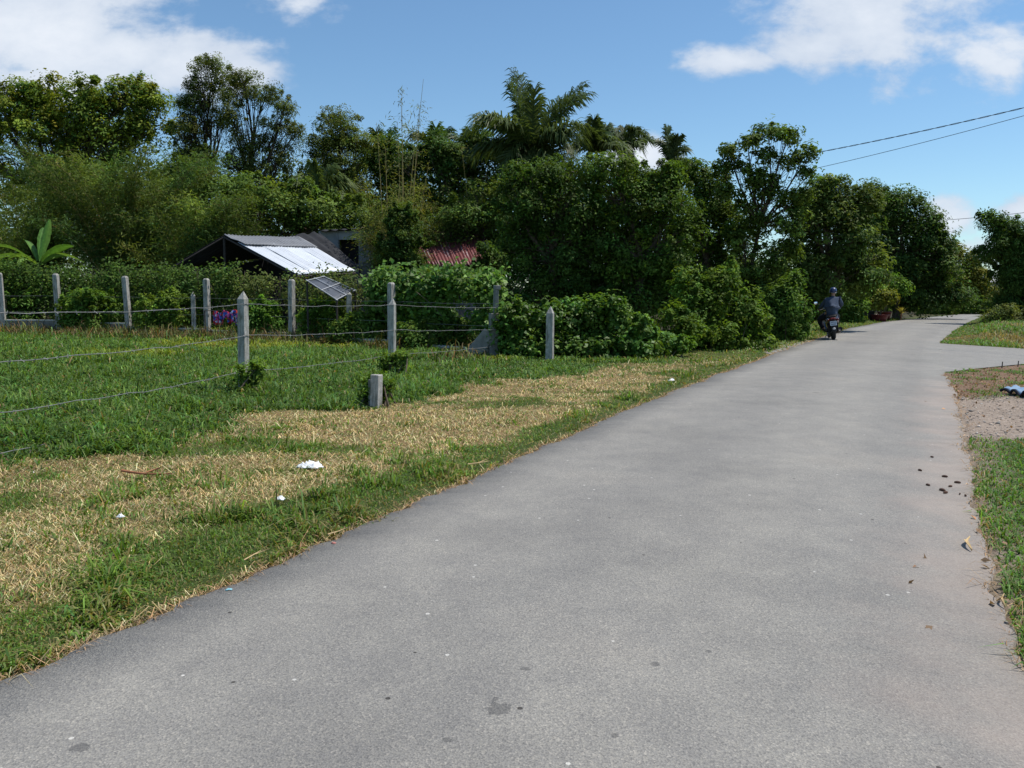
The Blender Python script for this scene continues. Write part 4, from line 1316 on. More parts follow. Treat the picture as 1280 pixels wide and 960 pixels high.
# ---- bamboo
def bamboo(name, label, px, D, n, height, spread, seed, base, sparse=1.0, bare=0, leafL=0.20, lean=1.0, n_leaf=70):
    g = np.random.default_rng(seed)
    c = at(px, 400, D); root = empty(name, (c[0], D, 0)); tag(root, label, 'bamboo')
    mb = MB(); P = []; T = []; CC = []
    base = np.array(base) * np.array([1.55, 1.6, 1.4])
    for i in range(n):
        a = g.random() * 2 * math.pi; r0 = spread * 0.25 * math.sqrt(g.random())
        b0 = np.array([r0 * math.cos(a), r0 * math.sin(a), -0.1])
        is_bare = i < bare
        H = height * (0.55 + 0.5 * g.random()) if not is_bare else height * (1.02 + 0.55 * g.random())
        out = spread * (0.25 + 0.9 * g.random()) * lean * (0.35 if is_bare else 1)
        a2 = a + g.normal(0, 0.5)
        pts = []
        for j in range(9):
            t = j / 8
            rr = out * t ** 2.2
            z = H * (t - (0.0 if is_bare else 0.16) * t ** 3)
            pts.append(b0 + np.array([rr * math.cos(a2), rr * math.sin(a2), z]))
        rad = 0.035 + 0.015 * g.random()
        mb.tube(pts, [rad * (1 - 0.105 * j) for j in range(9)], 5, cap=False)
        tone = base * math.exp(g.normal(0, 0.22)) * (1 + g.normal(0, 0.14) * np.array([1, 0.2, -0.4]))
        m_ = int(n_leaf * sparse * (0.12 if is_bare else 1))
        pa = np.array(pts)
        for q in range(m_):
            t = 0.22 + 0.78 * g.random() ** 0.8 if not is_bare else 0.75 + 0.25 * g.random()
            f = t * 8; k0 = min(int(f), 7); p = pa[k0] * (1 - (f - k0)) + pa[k0 + 1] * (f - k0)
            d = g.normal(0, 1, 3); d[2] = abs(d[2]) * 0.4 - 0.1
            ln = 0.35 + 0.75 * g.random() * (1.15 - t)
            tipv = p + d * ln * 0.75
            if q % 3 == 0: mb.tube([p, (p + tipv) / 2 + np.array([0, 0, 0.05]), tipv], [0.006, 0.005, 0.003], 3, cap=False)
            nl = 9
            off = g.normal(0, 0.17, (nl, 3))
            P.append(p + d * ln * (0.35 + 0.6 * g.random((nl, 1))) + off)
            tv = np.tile(d * 0.6, (nl, 1)) + g.normal(0, 0.5, (nl, 3)); tv[:, 2] -= 0.6
            T.append(tv); CC.append(tone * np.exp(g.normal(0, 0.2, (nl, 1))))
    P = np.concatenate(P); T = np.concatenate(T); CC = np.concatenate(CC)
    k = P[:, 2] > 0.1
    leaves('foliage', P[k], (g.normal(0, 0.6, (len(P), 3)) + [0, 0, 0.7])[k], leafL * np.exp(g.normal(0, 0.25, k.sum())), leafL * 0.2, np.clip(CC, .004, .5)[k], M['leaf'], root, T=T[k], seed=seed)
    mb.build('culm', M['culm'], root)
    return root


BM = (0.078, 0.114, 0.030)
bamboo('bamboo', 'large feathery bamboo clump left of the tallest tree', 165, 39, 60, 9.6, 3.8, 501, BM, n_leaf=130)
bamboo('bamboo', 'bamboo clump at the far left behind the banana plant', 30, 40, 50, 8.4, 3.6, 502, BM, n_leaf=120)
bamboo('bamboo', 'drooping bamboo clump left of the zinc shelter', 255, 37.5, 40, 6.6, 2.9, 503, BM, n_leaf=115)
bamboo('bamboo', 'thin bamboo with tall bare yellow canes behind the grey house', 505, 41.5, 34, 8.0, 2.4, 504, (0.10, 0.115, 0.03), bare=7, n_leaf=62)
bamboo('bamboo', 'feathery bamboo between the red roof and the dark thicket', 590, 43, 36, 7.6, 2.5, 505, (0.085, 0.105, 0.028), bare=2, n_leaf=75)
bamboo('bamboo', 'slim yellowish bamboo in front of the grey wall', 487, 37.2, 20, 6.4, 1.2, 506, (0.10, 0.11, 0.03), bare=3, n_leaf=60)


# ---- palms
def frond_mesh(c, tip, lift, g, leafL=0.75, n=80, droop=0.4):
    c = np.array(c, float); tip = np.array(tip, float)
    ctrl = (c + tip) / 2 + np.array([0, 0, lift])
    V = []; Q = []; Tt = []
    axis = []
    for i in range(n + 1):
        t = i / n
        axis.append(c * (1 - t) ** 2 + 2 * ctrl * t * (1 - t) + tip * t * t)
    axis = np.array(axis)
    verts = []; quads = []
    for i in range(4, n + 1):
        t = i / n; p = axis[i]; d = unit(axis[min(i + 1, n)] - axis[i - 1])
        side = unit(np.cross(d, np.array([0, 0, 1.0])) + 1e-6)
        upv = np.cross(side, d)
        L = leafL * 1.3 * (0.40 + 0.85 * math.sin(math.pi * min(1, 0.12 + t * 0.72))) * (1 + g.normal(0, 0.12))
        for s in (-1, 1):
            dirv = unit(side * s * (0.95 - 0.35 * t) + d * (0.45 + 0.5 * t) + upv * g.uniform(-0.3, 0.45) + g.normal(0, 0.14, 3))
            m_ = p + dirv * L * 0.5; e = p + dirv * L * 0.9 - np.array([0, 0, droop * L * g.uniform(0.5, 1.2)])
            w = 0.030 + 0.014 * math.sin(math.pi * t)
            o = len(verts)
            verts += [p - d * w, p + d * w, m_ + d * w, m_ - d * w, e]
            quads.append((o, o + 1, o + 2, o + 3)); Tt.append((o + 3, o + 2, o + 4))
    mb = MB()
    mb.tube(axis[::4], [0.04 * (1 - 0.85 * i / (len(axis[::4]) - 1)) for i in range(len(axis[::4]))], 5, cap=False)
    o = len(verts)
    verts += [np.array(v) for v in mb.v]
    q2 = [tuple(i + o for i in f) for f in mb.f]
    return verts, quads + q2, Tt


def palm(label, px, py, D, tips, seed, extra=6, trunk_r=0.17, leafL=0.75, fl=4.0, base=(0.042, 0.066, 0.031), droop=0.42):
    g = np.random.default_rng(seed)
    c = at(px, py, D); root = empty('palm_tree', (c[0], D, 0)); tag(root, label, 'palm')
    cc = np.array([0, 0, c[2]])
    mb = MB(); mb.tube([(0.3 * math.sin(i / 3), 0, -0.2 + (c[2] + 0.1) * i / 7) if i < 7 else (0, 0, c[2]) for i in range(8)], [trunk_r * (1.15 - 0.05 * i) for i in range(8)], 10)
    mb.build('trunk', M['bark_pale'], root, smooth=True)
    todo = []
    for (tx, ty, dy, lift) in tips:
        t = at(tx, ty, D + dy) - np.array([c[0], D, 0]); todo.append((t, lift))
    for i in range(extra):
        a = g.random() * 6.28; el = g.uniform(-0.5, 0.7)
        todo.append((cc + np.array([math.cos(a) * fl * 0.8, math.sin(a) * fl * 0.8, el * fl * 0.7]), fl * 0.28))
    for t, lift in todo:
        v, q, tr = frond_mesh(cc, t, lift, g, leafL, droop=droop)
        cols = col_var(base, 1, len(q) + len(tr), g, 0.12, 0.18, 0.06)
        np_mesh('frond', np.array(v), quads=np.array(q), tris=np.array(tr), cols=cols, mat=M['leaf_gloss'], parent=root)
    return root


palm('tallest palm with spiky fronds rising above the thicket', 664, 196, 43,
     [(643, 92, 0.5, 0.3), (727, 108, 0.3, 0.9), (590, 160, 0.4, 1.5), (668, 112, -1.5, 0.3), (607, 150, -1.6, 1.4), (700, 125, 1.5, 0.8), (625, 215, -1.5, 1.7), (718, 196, -0.5, 1.8), (692, 225, -1.8, 1.5), (640, 235, -1.8, 1.4), (637, 106, -0.3, 0.3), (650, 97, 0.9, 0.3), (721, 122, -0.5, 1.0), (733, 120, 0.8, 0.9), (655, 130, 1.8, 0.4), (705, 170, -2, 1.2), (680, 245, -0.8, 1.6), (660, 250, -1.2, 1.6), (612, 190, 1.0, 1.5), (640, 205, 0.8, 1.5), (715, 215, 1, 1.5)], 601, 7)
palm('smaller palm just right of the tallest palm', 745, 192, 45,
     [(724, 160, 0.4, 0.5), (742, 150, -0.5, 0.3), (758, 158, 0.8, 0.4), (715, 185, -0.6, 1.0), (770, 180, -0.8, 0.9), (735, 165, -1, 0.3), (752, 170, 1.0, 0.4)], 602, 5, 0.13, 0.55, 2.0)
palm('palm with a fan of drooping fronds beside the small cloud', 779, 195, 47,
     [(806, 170, 0.3, 1.0), (794, 163, -0.6, 0.9), (766, 162, 0.4, 0.4), (802, 185, -0.8, 1.0), (780, 160, 0.8, 0.4)], 603, 4, 0.12, 0.5, 2.0)
palm('single narrow palm spike on the skyline left of the open tree', 838, 205, 44,
     [(834, 160, 0.2, 0.1), (848, 172, -0.5, 0.4), (826, 178, 0.5, 0.4), (856, 188, 0.4, 0.6)], 604, 3, 0.1, 0.45, 1.5)
palm('dark palm half hidden behind the bamboo canes', 545, 205, 48,
     [(520, 170, 0.4, 1.0), (560, 165, 0.3, 0.7), (580, 190, -0.5, 1.1), (505, 205, -0.5, 1.2), (545, 160, -0.9, 0.3), (590, 220, -1, 1.3)], 605, 6, 0.15, 0.65, 2.6, (0.042, 0.078, 0.03))
palm('dark palm behind the round topped tree', 480, 210, 49,
     [(455, 185, 0.4, 0.9), (490, 165, 0.3, 0.5), (510, 185, -0.5, 1.0), (470, 165, -0.6, 0.4), (445, 215, -0.6, 1.2)], 606, 6, 0.15, 0.65, 2.6, (0.042, 0.078, 0.03))
palm('dark palm between the bare canes and the tallest palm', 588, 200, 47,
     [(565, 172, 0.4, 0.7), (605, 168, 0.3, 0.6), (620, 195, -0.5, 1.0), (560, 215, -0.6, 1.1), (588, 165, -0.8, 0.3)], 608, 7, 0.14, 0.6, 2.3, (0.04, 0.07, 0.028))
palm('low palm with grey green fronds above the zinc roof', 400, 245, 42,
     [(375, 225, 0.3, 0.8), (430, 225, 0.3, 0.8), (390, 205, -0.4, 0.4), (415, 210, 0.4, 0.5), (435, 255, -0.6, 1.0), (368, 255, -0.6, 1.0)], 607, 5, 0.13, 0.55, 2.0, (0.05, 0.08, 0.035))

# ---- thicket and roadside trees
THICK = 'roadside thicket'
tree('broadleaf_tree', 'dense dark tree overhanging the corner post', 'tree', 690, 27.5,
     [(665, 225, 36, 24), (715, 215, 40, 22), (648, 262, 30, 34), (700, 260, 50, 36), (652, 318, 26, 34), (690, 320, 46, 46), (740, 300, 40, 50), (660, 375, 46, 40), (720, 380, 46, 46)],
     620, 46, 0.46, 0.145, 0.08, (0.038, 0.072, 0.018), 0.2, 11, amt=0.32)
tree('broadleaf_tree', 'dense glossy green tree in the middle of the thicket', 'tree', 795, 27.5,
     [(765, 215, 36, 20), (815, 222, 34, 22), (790, 255, 50, 34), (845, 250, 30, 30), (775, 310, 44, 46), (835, 310, 40, 44), (785, 375, 50, 44), (840, 375, 34, 40)],
     560, 46, 0.46, 0.145, 0.08, (0.05, 0.09, 0.02), 0.2, 12, amt=0.32)
tree('broadleaf_tree', 'dark tree seen through gaps behind the glossy thicket tree', 'tree', 770, 33,
     [(690, 250, 50, 40), (760, 255, 50, 44), (830, 275, 40, 44), (720, 320, 60, 50), (800, 330, 60, 50), (860, 340, 50, 46), (760, 380, 70, 36)],
     420, 40, 0.6, 0.2, 0.11, (0.036, 0.068, 0.018), 0.18, 20)
tree('broadleaf_tree', 'mid green tree between the dense thicket and open tree', 'tree', 880, 30,
     [(868, 215, 22, 14), (885, 235, 26, 22), (870, 275, 34, 34), (905, 290, 32, 34), (880, 335, 40, 34), (915, 345, 34, 36), (880, 385, 40, 30)],
     380, 44, 0.5, 0.16, 0.09, (0.05, 0.088, 0.022), 0.16, 13)
tree('open_tree', 'tall airy tree with visible dark limbs and red brown stem', 'tree', 938, 28.5,
     [(960, 166, 18, 10), (935, 178, 14, 9), (985, 172, 16, 9), (912, 190, 14, 10), (1005, 192, 12, 10), (900, 212, 12, 10), (925, 208, 14, 8), (955, 198, 16, 9), (985, 205, 13, 9), (1010, 220, 10, 10), (940, 235, 16, 10), (912, 238, 14, 10), (975, 240, 16, 10), (1000, 248, 14, 12), (950, 268, 22, 12), (958, 225, 12, 8), (945, 218, 10, 7), (985, 258, 12, 8), (928, 258, 12, 8), (962, 246, 10, 7), (1000, 270, 12, 8), (985, 280, 24, 14), (930, 300, 24, 18), (970, 320, 28, 22), (945, 350, 26, 20)],
     430, 22, 0.36, 0.19, 0.085, (0.055, 0.092, 0.024), 0.085, 14, bark='bark_dark', twigs=0.5, fork=0.55, yellow=0.1)
tree('broadleaf_tree', 'grey green tree with long leaves behind the rider', 'tree', 1030, 34,
     [(1040, 232, 16, 14), (1062, 248, 18, 16), (1030, 262, 24, 20), (1075, 275, 20, 24), (1010, 290, 26, 30), (1050, 300, 34, 34), (1000, 335, 30, 30), (1045, 345, 40, 34), (1080, 335, 26, 36), (1015, 380, 34, 30), (1020, 240, 16, 16), (1085, 252, 16, 16), (1010, 262, 18, 18)],
     560, 42, 0.55, 0.22, 0.085, (0.055, 0.088, 0.026), 0.16, 15, droop=0.8)
tree('roundtop_tree', 'dark tall round tree beyond the potted plants', 'tree', 1120, 54,
     [(1100, 262, 26, 20), (1128, 262, 24, 22), (1152, 285, 24, 26), (1100, 300, 34, 34), (1140, 320, 36, 36), (1168, 325, 20, 34), (1120, 355, 40, 34), (1155, 370, 26, 22), (1085, 350, 26, 36), (1090, 250, 20, 16), (1110, 246, 18, 12), (1170, 300, 16, 18), (1178, 340, 18, 24), (1190, 372, 20, 18)],
     660, 44, 0.85, 0.28, 0.13, (0.04, 0.075, 0.022), 0.24, 16, droop=0.4)
tree('broadleaf_tree', 'small yellowish tree at the far bend of the road', 'tree', 1195, 74,
     [(1185, 318, 14, 16), (1205, 335, 16, 18), (1190, 355, 20, 20), (1220, 352, 14, 16), (1205, 375, 22, 14), (1235, 372, 18, 14)],
     300, 42, 0.95, 0.34, 0.17, (0.085, 0.10, 0.026), 0.2, 17)
tree('drooping_tree', 'dark drooping tree on the bank right of the road', 'tree', 1285, 45,
     [(1245, 280, 14, 12), (1268, 285, 20, 16), (1230, 270, 8, 5), (1240, 312, 20, 18), (1275, 320, 30, 24), (1228, 320, 10, 12), (1262, 350, 24, 24), (1295, 300, 34, 34), (1300, 360, 44, 34), (1340, 310, 44, 44), (1275, 385, 26, 22), (1330, 380, 50, 34), (1258, 300, 24, 20), (1268, 345, 26, 26), (1290, 330, 34, 34), (1256, 325, 18, 16), (1262, 378, 18, 20)],
     800, 44, 0.6, 0.24, 0.085, (0.04, 0.078, 0.022), 0.2, 18, droop=1.4)
tree('broadleaf_tree', 'tree hidden behind the red roofed house and thicket', 'tree', 640, 40,
     [(600, 265, 40, 34), (640, 280, 40, 40), (560, 290, 40, 26), (620, 320, 30, 24)], 220, 42, 0.6, 0.22, 0.1, (0.05, 0.085, 0.022), 0.15, 19)

# shrubs
shrub('shrub', 'dark leafy shrub growing before the red roof', 'shrub', 33.5, [(502, 285, 18, 26), (490, 315, 18, 24), (514, 312, 18, 26), (503, 338, 26, 16)], 200, 44, 0.42, 0.16, 0.07, (0.038, 0.07, 0.02), 21)
shrub('shrub', 'thin leafy shrub at the right end of the red roof', 'shrub', 34.5, [(608, 316, 9, 15), (618, 330, 14, 14), (604, 334, 14, 8)], 70, 36, 0.4, 0.15, 0.075, (0.045, 0.085, 0.022), 29)
shrub('bush', 'broad leafy vine bush around the lone pointed post', 'bush', 18.9,
      [(645, 415, 26, 28), (680, 405, 26, 20, 0.6), (655, 445, 34, 20), (720, 410, 36, 26, 0.4), (765, 400, 26, 22, 0.3), (740, 388, 12, 10), (768, 384, 10, 9), (690, 392, 12, 9), (792, 420, 26, 20), (745, 440, 40, 22), (720, 455, 24, 12)],
      360, 40, 0.34, 0.125, 0.095, (0.050, 0.104, 0.022), 22, mat='leaf_gloss', stems=30)
shrub('bush', 'low green creeper at the verge right of the vine bush', 'bush', 19.6, [(815, 432, 26, 14), (840, 438, 24, 9), (800, 445, 24, 9)], 80, 34, 0.3, 0.11, 0.08, (0.06, 0.12, 0.026), 23)
shrub('bush', 'bright yellow green bush in front of the open tree', 'bush', 22.5,
      [(865, 375, 22, 30), (895, 385, 30, 26), (925, 385, 26, 24), (905, 360, 16, 18), (935, 405, 26, 16), (880, 410, 36, 14), (855, 350, 7, 14), (914, 338, 7, 13), (893, 352, 6, 12), (845, 400, 14, 16, -0.8), (862, 416, 16, 10, -1.2), (900, 416, 18, 9, -0.8), (942, 408, 16, 8)],
      300, 40, 0.34, 0.14, 0.075, (0.062, 0.112, 0.022), 24, stems=26)
shrub('bush', 'dark green bush just left of the motor scooter', 'bush', 26.5, [(965, 392, 20, 20), (988, 378, 14, 26), (978, 405, 24, 12), (1002, 400, 9, 14), (972, 368, 8, 12), (995, 352, 6, 10), (952, 408, 12, 8)], 220, 40, 0.36, 0.15, 0.06, (0.05, 0.10, 0.024), 25, droop=0.5)
shrub('bush', 'rounded trimmed bush just right of the rider', 'bush', 44, [(1064, 382, 11, 14), (1068, 392, 10, 8), (1054, 386, 9, 14), (1073, 374, 5, 8)], 160, 40, 0.45, 0.19, 0.11, (0.055, 0.105, 0.024), 26)
shrub('bush', 'bushes at the far bend beneath the yellowish tree', 'bush', 70, [(1180, 382, 14, 10), (1215, 382, 20, 8), (1165, 388, 12, 8)], 120, 40, 0.6, 0.26, 0.13, (0.05, 0.09, 0.022), 27)
shrub('bush', 'grey leaved scrub on top of the bank below the drooping tree', 'bush', 38, [(1262, 398, 20, 12), (1290, 405, 26, 16), (1240, 400, 8, 6)], 130, 40, 0.4, 0.14, 0.06, (0.075, 0.10, 0.035), 28)

# weeds before the rear fence
W_ = [((20, 385, 34, 28), 27.4, 'weeds climbing round the leftmost rear fence posts', 31, (0.055, 0.11, 0.026)),
      ((112, 388, 34, 26), 26.6, 'weeds between the second and third rear fence posts', 32, (0.06, 0.115, 0.026)),
      ((208, 390, 34, 26), 26.0, 'light green weeds right of the third rear fence post', 33, (0.08, 0.135, 0.028)),
      ((325, 398, 26, 22), 24.8, 'dark leafy weeds between the near pointed post and rear post', 34, (0.055, 0.12, 0.026)),
      ((405, 398, 26, 24), 23.8, 'bright green weeds growing below the dark awning', 35, (0.075, 0.14, 0.028)),
      ((450, 410, 30, 18), 22.8, 'low weeds left of the second pointed post', 36, (0.07, 0.12, 0.028)),
      ((545, 415, 40, 18), 20.8, 'scrubby weeds below the bright ivy curtain', 37, (0.06, 0.105, 0.026))]
for lb, D, lab, sd, c in W_:
    px, py, rx, ry = lb
    shrub('weed', lab, 'weeds', D, [(px - rx * .5, py + 4, rx * .6, ry * .8), (px + rx * .45, py + 2, rx * .6, ry * .85), (px, py - ry * .3, rx * .5, ry * .6), (px, py + ry * .6, rx, ry * .4)],
          170, 36, 0.3, 0.12, 0.06, c, sd, 'weeds along the rear fence', stems=24)
# dead brown stalks at the wall's foot
g = np.random.default_rng(333)
k = 26000
s = g.random(k) * (len(RFp) - 1.001); i0 = s.astype(int); f = (s - i0)[:, None]
RA = np.array(RFp)
pp = RA[i0] * (1 - f) + RA[i0 + 1] * f
X = pp[:, 0] + g.normal(0, 0.25, k); Y = pp[:, 1] - 0.15 - np.abs(g.normal(0, 0.9, k))
dens = fbm(X * 0.6, Y * 0.6, 44, 3) > 0.42
X, Y = X[dens], Y[dens]
blades('dead_weeds', X, Y, 0.25 * np.exp(g.normal(0, 0.45, len(X))), np.full(len(X), 0.024), np.where(g.random((len(X), 1)) < 0.55, cvar((0.085, 0.11, 0.028), len(X), g, 0.4, 0.2), cvar((0.15, 0.105, 0.045), len(X), g, 0.4, 0.2)), M['straw'], 0.9, 12,
       label='dead brown weeds along the foot of the rear wall', cat='weeds')
# weeds gathered round the near posts' feet
for (px, py, sd, lab) in ((310, 492, 41, 'dark weed tuft at the foot of the near pointed post'), (490, 470, 42, 'leafy weed tuft in front of the second pointed post'), (470, 505, 43, 'small weed tuft round the broken stump')):
    D = gp(px, py)[1]
    shrub('weed', lab, 'weeds', D, [(px, py - 5, 13, 8), (px + 10, py - 2, 12, 6)] if sd != 43 else [(px - 8, py - 3, 8, 5), (px + 9, py - 4, 8, 6)], 34 if sd != 43 else 14, 26, 0.16, 0.08, 0.035, (0.062, 0.115, 0.024), sd, 'weeds along the near fence', stems=10)


# ---- banana plant
bp_ = at(48, 330, 30.0)
ban = empty('banana_plant', (bp_[0], 30, 0)); tag(ban, 'banana plant with broad arching leaves above the left hedge', 'banana plant')
mb = MB(); mb.tube([(0, 0, -0.1), (0.02, 0, 1.2), (0, 0, bp_[2])], [0.14, 0.11, 0.07], 10)
M['banana_stem'] = simple_mat('banana_stem', (0.16, 0.19, 0.06), 0.6, var=0.3)
mb.build('stem', M['banana_stem'], ban, smooth=True)
g = np.random.default_rng(88)
def banana_leaf(tip, lift, w, col):
    c = np.array([0, 0, bp_[2] - 0.1]); tip = np.array(tip); ctrl = (c + tip) / 2 + np.array([0, 0, lift])
    n = 26; verts = []; quads = []
    for i in range(n + 1):
        t = i / n; p = c * (1 - t) ** 2 + 2 * ctrl * t * (1 - t) + tip * t * t
        d = unit(2 * (1 - t) * (ctrl - c) + 2 * t * (tip - ctrl)); side = unit(np.cross(d, np.array([0.2, 0.35, 1.0]))); upv = np.cross(side, d)
        ww = w * (0.05 if t < 0.14 else math.sin(math.pi * min(1, (t - 0.10) / 0.92)) ** 0.6 + 0.03)
        tear = 1 + 0.16 * (vnoise(t * 14, 1.0, int(w * 1000)) - 0.5)
        verts += [p - side * ww * tear + upv * ww * 0.35, p - side * ww * 0.5 + upv * ww * 0.12, p, p + side * ww * 0.5 + upv * ww * 0.12, p + side * ww * tear + upv * ww * 0.35]
    for i in range(n):
        for k in range(4): quads.append((i * 5 + k, i * 5 + k + 1, i * 5 + 6 + k, i * 5 + 5 + k))
    cols = np.tile(col, (len(quads), 1)) * np.exp(g.normal(0, 0.10, (len(quads), 1))) * np.tile([[1.0], [1.25], [1.35], [1.05]], (n, 1)) * 1.35
    np_mesh('leaf', np.array(verts), quads=np.array(quads), cols=cols, mat=M['leaf_gloss'], parent=ban, smooth=True)
bo = np.array([bp_[0], 30, 0])
for (tx, ty, dy, lift, w, col) in ((62, 274, 0.3, 0.12, 0.16, (0.15, 0.25, 0.04)), (92, 308, -0.3, 0.35, 0.194, (0.06, 0.13, 0.026)), (10, 325, -0.5, 0.5, 0.180, (0.11, 0.19, 0.04)), (104, 328, -0.6, 0.6, 0.158, (0.10, 0.17, 0.04)),
                                   (-5, 308, 0.4, 0.4, 0.187, (0.08, 0.15, 0.03)), (55, 285, 0.9, 0.2, 0.187, (0.06, 0.13, 0.026)), (78, 322, 0.3, 0.55, 0.16, (0.09, 0.16, 0.035)), (22, 332, -0.8, 0.45, 0.15, (0.12, 0.2, 0.04)), (-12, 328, -0.2, 0.6, 0.17, (0.10, 0.18, 0.04)), (30, 300, 0.9, 0.4, 0.173, (0.07, 0.14, 0.03))):
    banana_leaf(at(tx, ty, 30 + dy) - bo, lift, w, col)


# ---- potted plants by the far verge
def pot(mb, r, h, c=(0, 0, 0)):
    mb.lathe([(0.0, 0.0), (r * 0.72, 0.0), (r * 0.86, h * 0.5), (r * 0.96, h * 0.88), (r * 1.1, h * 0.9), (r * 1.1, h), (r * 0.95, h), (r * 0.9, h * 0.85), (0, h * 0.85)], 22, 'Z', c)
def potted(label, px, py, D_, r, h, lobes, base, matp, seed, L=0.16, W=0.08):
    p = gp(px, py); D = p[1]
    root = empty('potted_plant', (p[0], p[1], 0)); tag(root, label, 'potted plant', 'potted plants beside the far verge')
    mb = MB(); pot(mb, r, h); mb.build('pot', M[matp], root, smooth=True)
    mb = MB(); mb.lathe([(0, h * 0.88), (r * 0.92, h * 0.88)], 18); mb.build('soil', M['soil'], root)
    LW = [(c - np.array([p[0], p[1], 0]), rr) for c, rr in lobes_world(lobes, D)]
    o, C, LI = crown_mesh('foliage', LW, 130, 34, 0.45, L, W, base, M['leaf'], root, seed)
    mb = MB(); g = np.random.default_rng(seed)
    top = np.mean([c for c, _ in LW], axis=0)
    mb.tube(bend((0, 0, h * 0.8), top, g, 0.1, 5), [0.06, 0.05, 0.045, 0.04, 0.03, 0.02], 7)
    for c, _ in LW: mb.tube(bend(m1(np.array([0, 0, h * .8]), top, .5), c, g, 0.1, 4), [0.035, 0.03, 0.02, 0.015, 0.01], 5)
    mb.build('stem', M['bark'], root)
    return root
potted('bright green shrub in a dark pot nearest the rider', 1084, 401.5, 50, 0.4, 0.62, [(1088, 358, 12, 7), (1080, 366, 9, 8), (1092, 368, 12, 8), (1078, 380, 8, 7)], (0.09, 0.17, 0.03), 'pot_dark', 701)
potted('green shrub with spreading layered branches in a red pot', 1105, 400.5, 50, 0.42, 0.55, [(1112, 350, 12, 8), (1122, 356, 12, 6), (1108, 362, 10, 7), (1130, 360, 8, 5)], (0.06, 0.125, 0.028), 'pot_red', 702)
potted('yellowing shrub in a wide red bowl pot', 1099, 402.0, 48, 0.5, 0.42, [(1103, 371, 10, 7), (1097, 378, 9, 6), (1112, 372, 7, 5)], (0.095, 0.115, 0.025), 'pot_red', 703)
p = gp(1126, 400.2)
sp = empty('spiky_plant', (p[0], p[1], 0)); tag(sp, 'small spiky yellow plant with upright sword leaves at the far verge', 'plant')
mb = MB(); mb.tube([(0, 0, -0.05), (0, 0, 0.45)], [0.05, 0.035], 7); mb.build('stem', M['bark_red'], sp)
g = np.random.default_rng(99); vs = []; qs = []; ts = []
for i in range(22):
    a = g.random() * 6.28; e = g.uniform(0.3, 1.3); d = np.array([math.cos(a) * math.cos(e), math.sin(a) * math.cos(e), math.sin(e)]); s_ = unit(np.cross(d, [0, 0, 1.0])); o = len(vs); b0 = np.array([0, 0, 0.42])
    L_ = g.uniform(0.5, 0.8)
    vs += [b0 - s_ * .03, b0 + s_ * .03, b0 + d * L_ * .55 + s_ * .035, b0 + d * L_ * .55 - s_ * .035, b0 + d * L_ - np.array([0, 0, .12])]
    qs.append((o, o + 1, o + 2, o + 3)); ts.append((o + 3, o + 2, o + 4))
np_mesh('foliage', np.array(vs), quads=np.array(qs), tris=np.array(ts), cols=cvar((0.26, 0.22, 0.06), 44, g), mat=M['leaf'], parent=sp)

# ------------------------------------------------------------------ motor scooter and rider
wheel_p = gp(1042, 424.5, 0.03)
HEAD = R(-15); LEAN = R(-7)
sc = empty('motor_scooter', tuple(wheel_p)); sc.rotation_euler = (0, LEAN, HEAD)
tag(sc, 'dark motor scooter with white number plate near the left road edge', 'scooter')


def wheel(y, w, r=0.255):
    mb = MB(); prof = [(r * 0.68, -w * .42), (r * 0.86, -w * .5), (r * 0.97, -w * .36), (r, 0), (r * 0.97, w * .36), (r * 0.86, w * .5), (r * 0.68, w * .42), (r * 0.66, 0), (r * 0.68, -w * .42)]
    mb.lathe(prof, 32, 'X', (0, y, r)); t = mb.build('wheel', M['tyre'], sc, smooth=True)
    mb = MB(); mb.lathe([(r * 0.68, -w * .38), (r * 0.62, -w * .2), (r * 0.62, w * .2), (r * 0.68, w * .38)], 28, 'X', (0, y, r))
    for k in range(6):
        a = k * math.pi / 3; mb.tube([(0, y, r), (0, y + math.cos(a) * r * .64, r + math.sin(a) * r * .64)], 0.018, 6)
    mb.lathe([(0.0, -w * .45), (0.045, -w * .45), (0.045, w * .45), (0, w * .45)], 14, 'X', (0, y, r)); mb.build('rim', M['steel'], t)
wheel(0, 0.13); wheel(1.24, 0.095)


def loft(name, secs, mat, parent, n=18, sup=2.6):
    """sections (y, z, half width, half height) skinned along y"""
    mb = MB(); vs = []; fs = []
    for (y, z, a, b_) in secs:
        for k in range(n):
            t = 2 * math.pi * k / n; c, s_ = math.cos(t), math.sin(t)
            vs.append((a * math.copysign(abs(c) ** (2 / sup), c), y, z + b_ * math.copysign(abs(s_) ** (2 / sup), s_)))
    for i in range(len(secs) - 1):
        for k in range(n):
            k2 = (k + 1) % n; fs.append((i * n + k, i * n + k2, (i + 1) * n + k2, (i + 1) * n + k))
    fs.append(tuple(range(n))); fs.append(tuple(range((len(secs) - 1) * n, len(secs) * n))[::-1])
    mb.add(vs, fs); return mb.build(name, mat, parent, smooth=True)


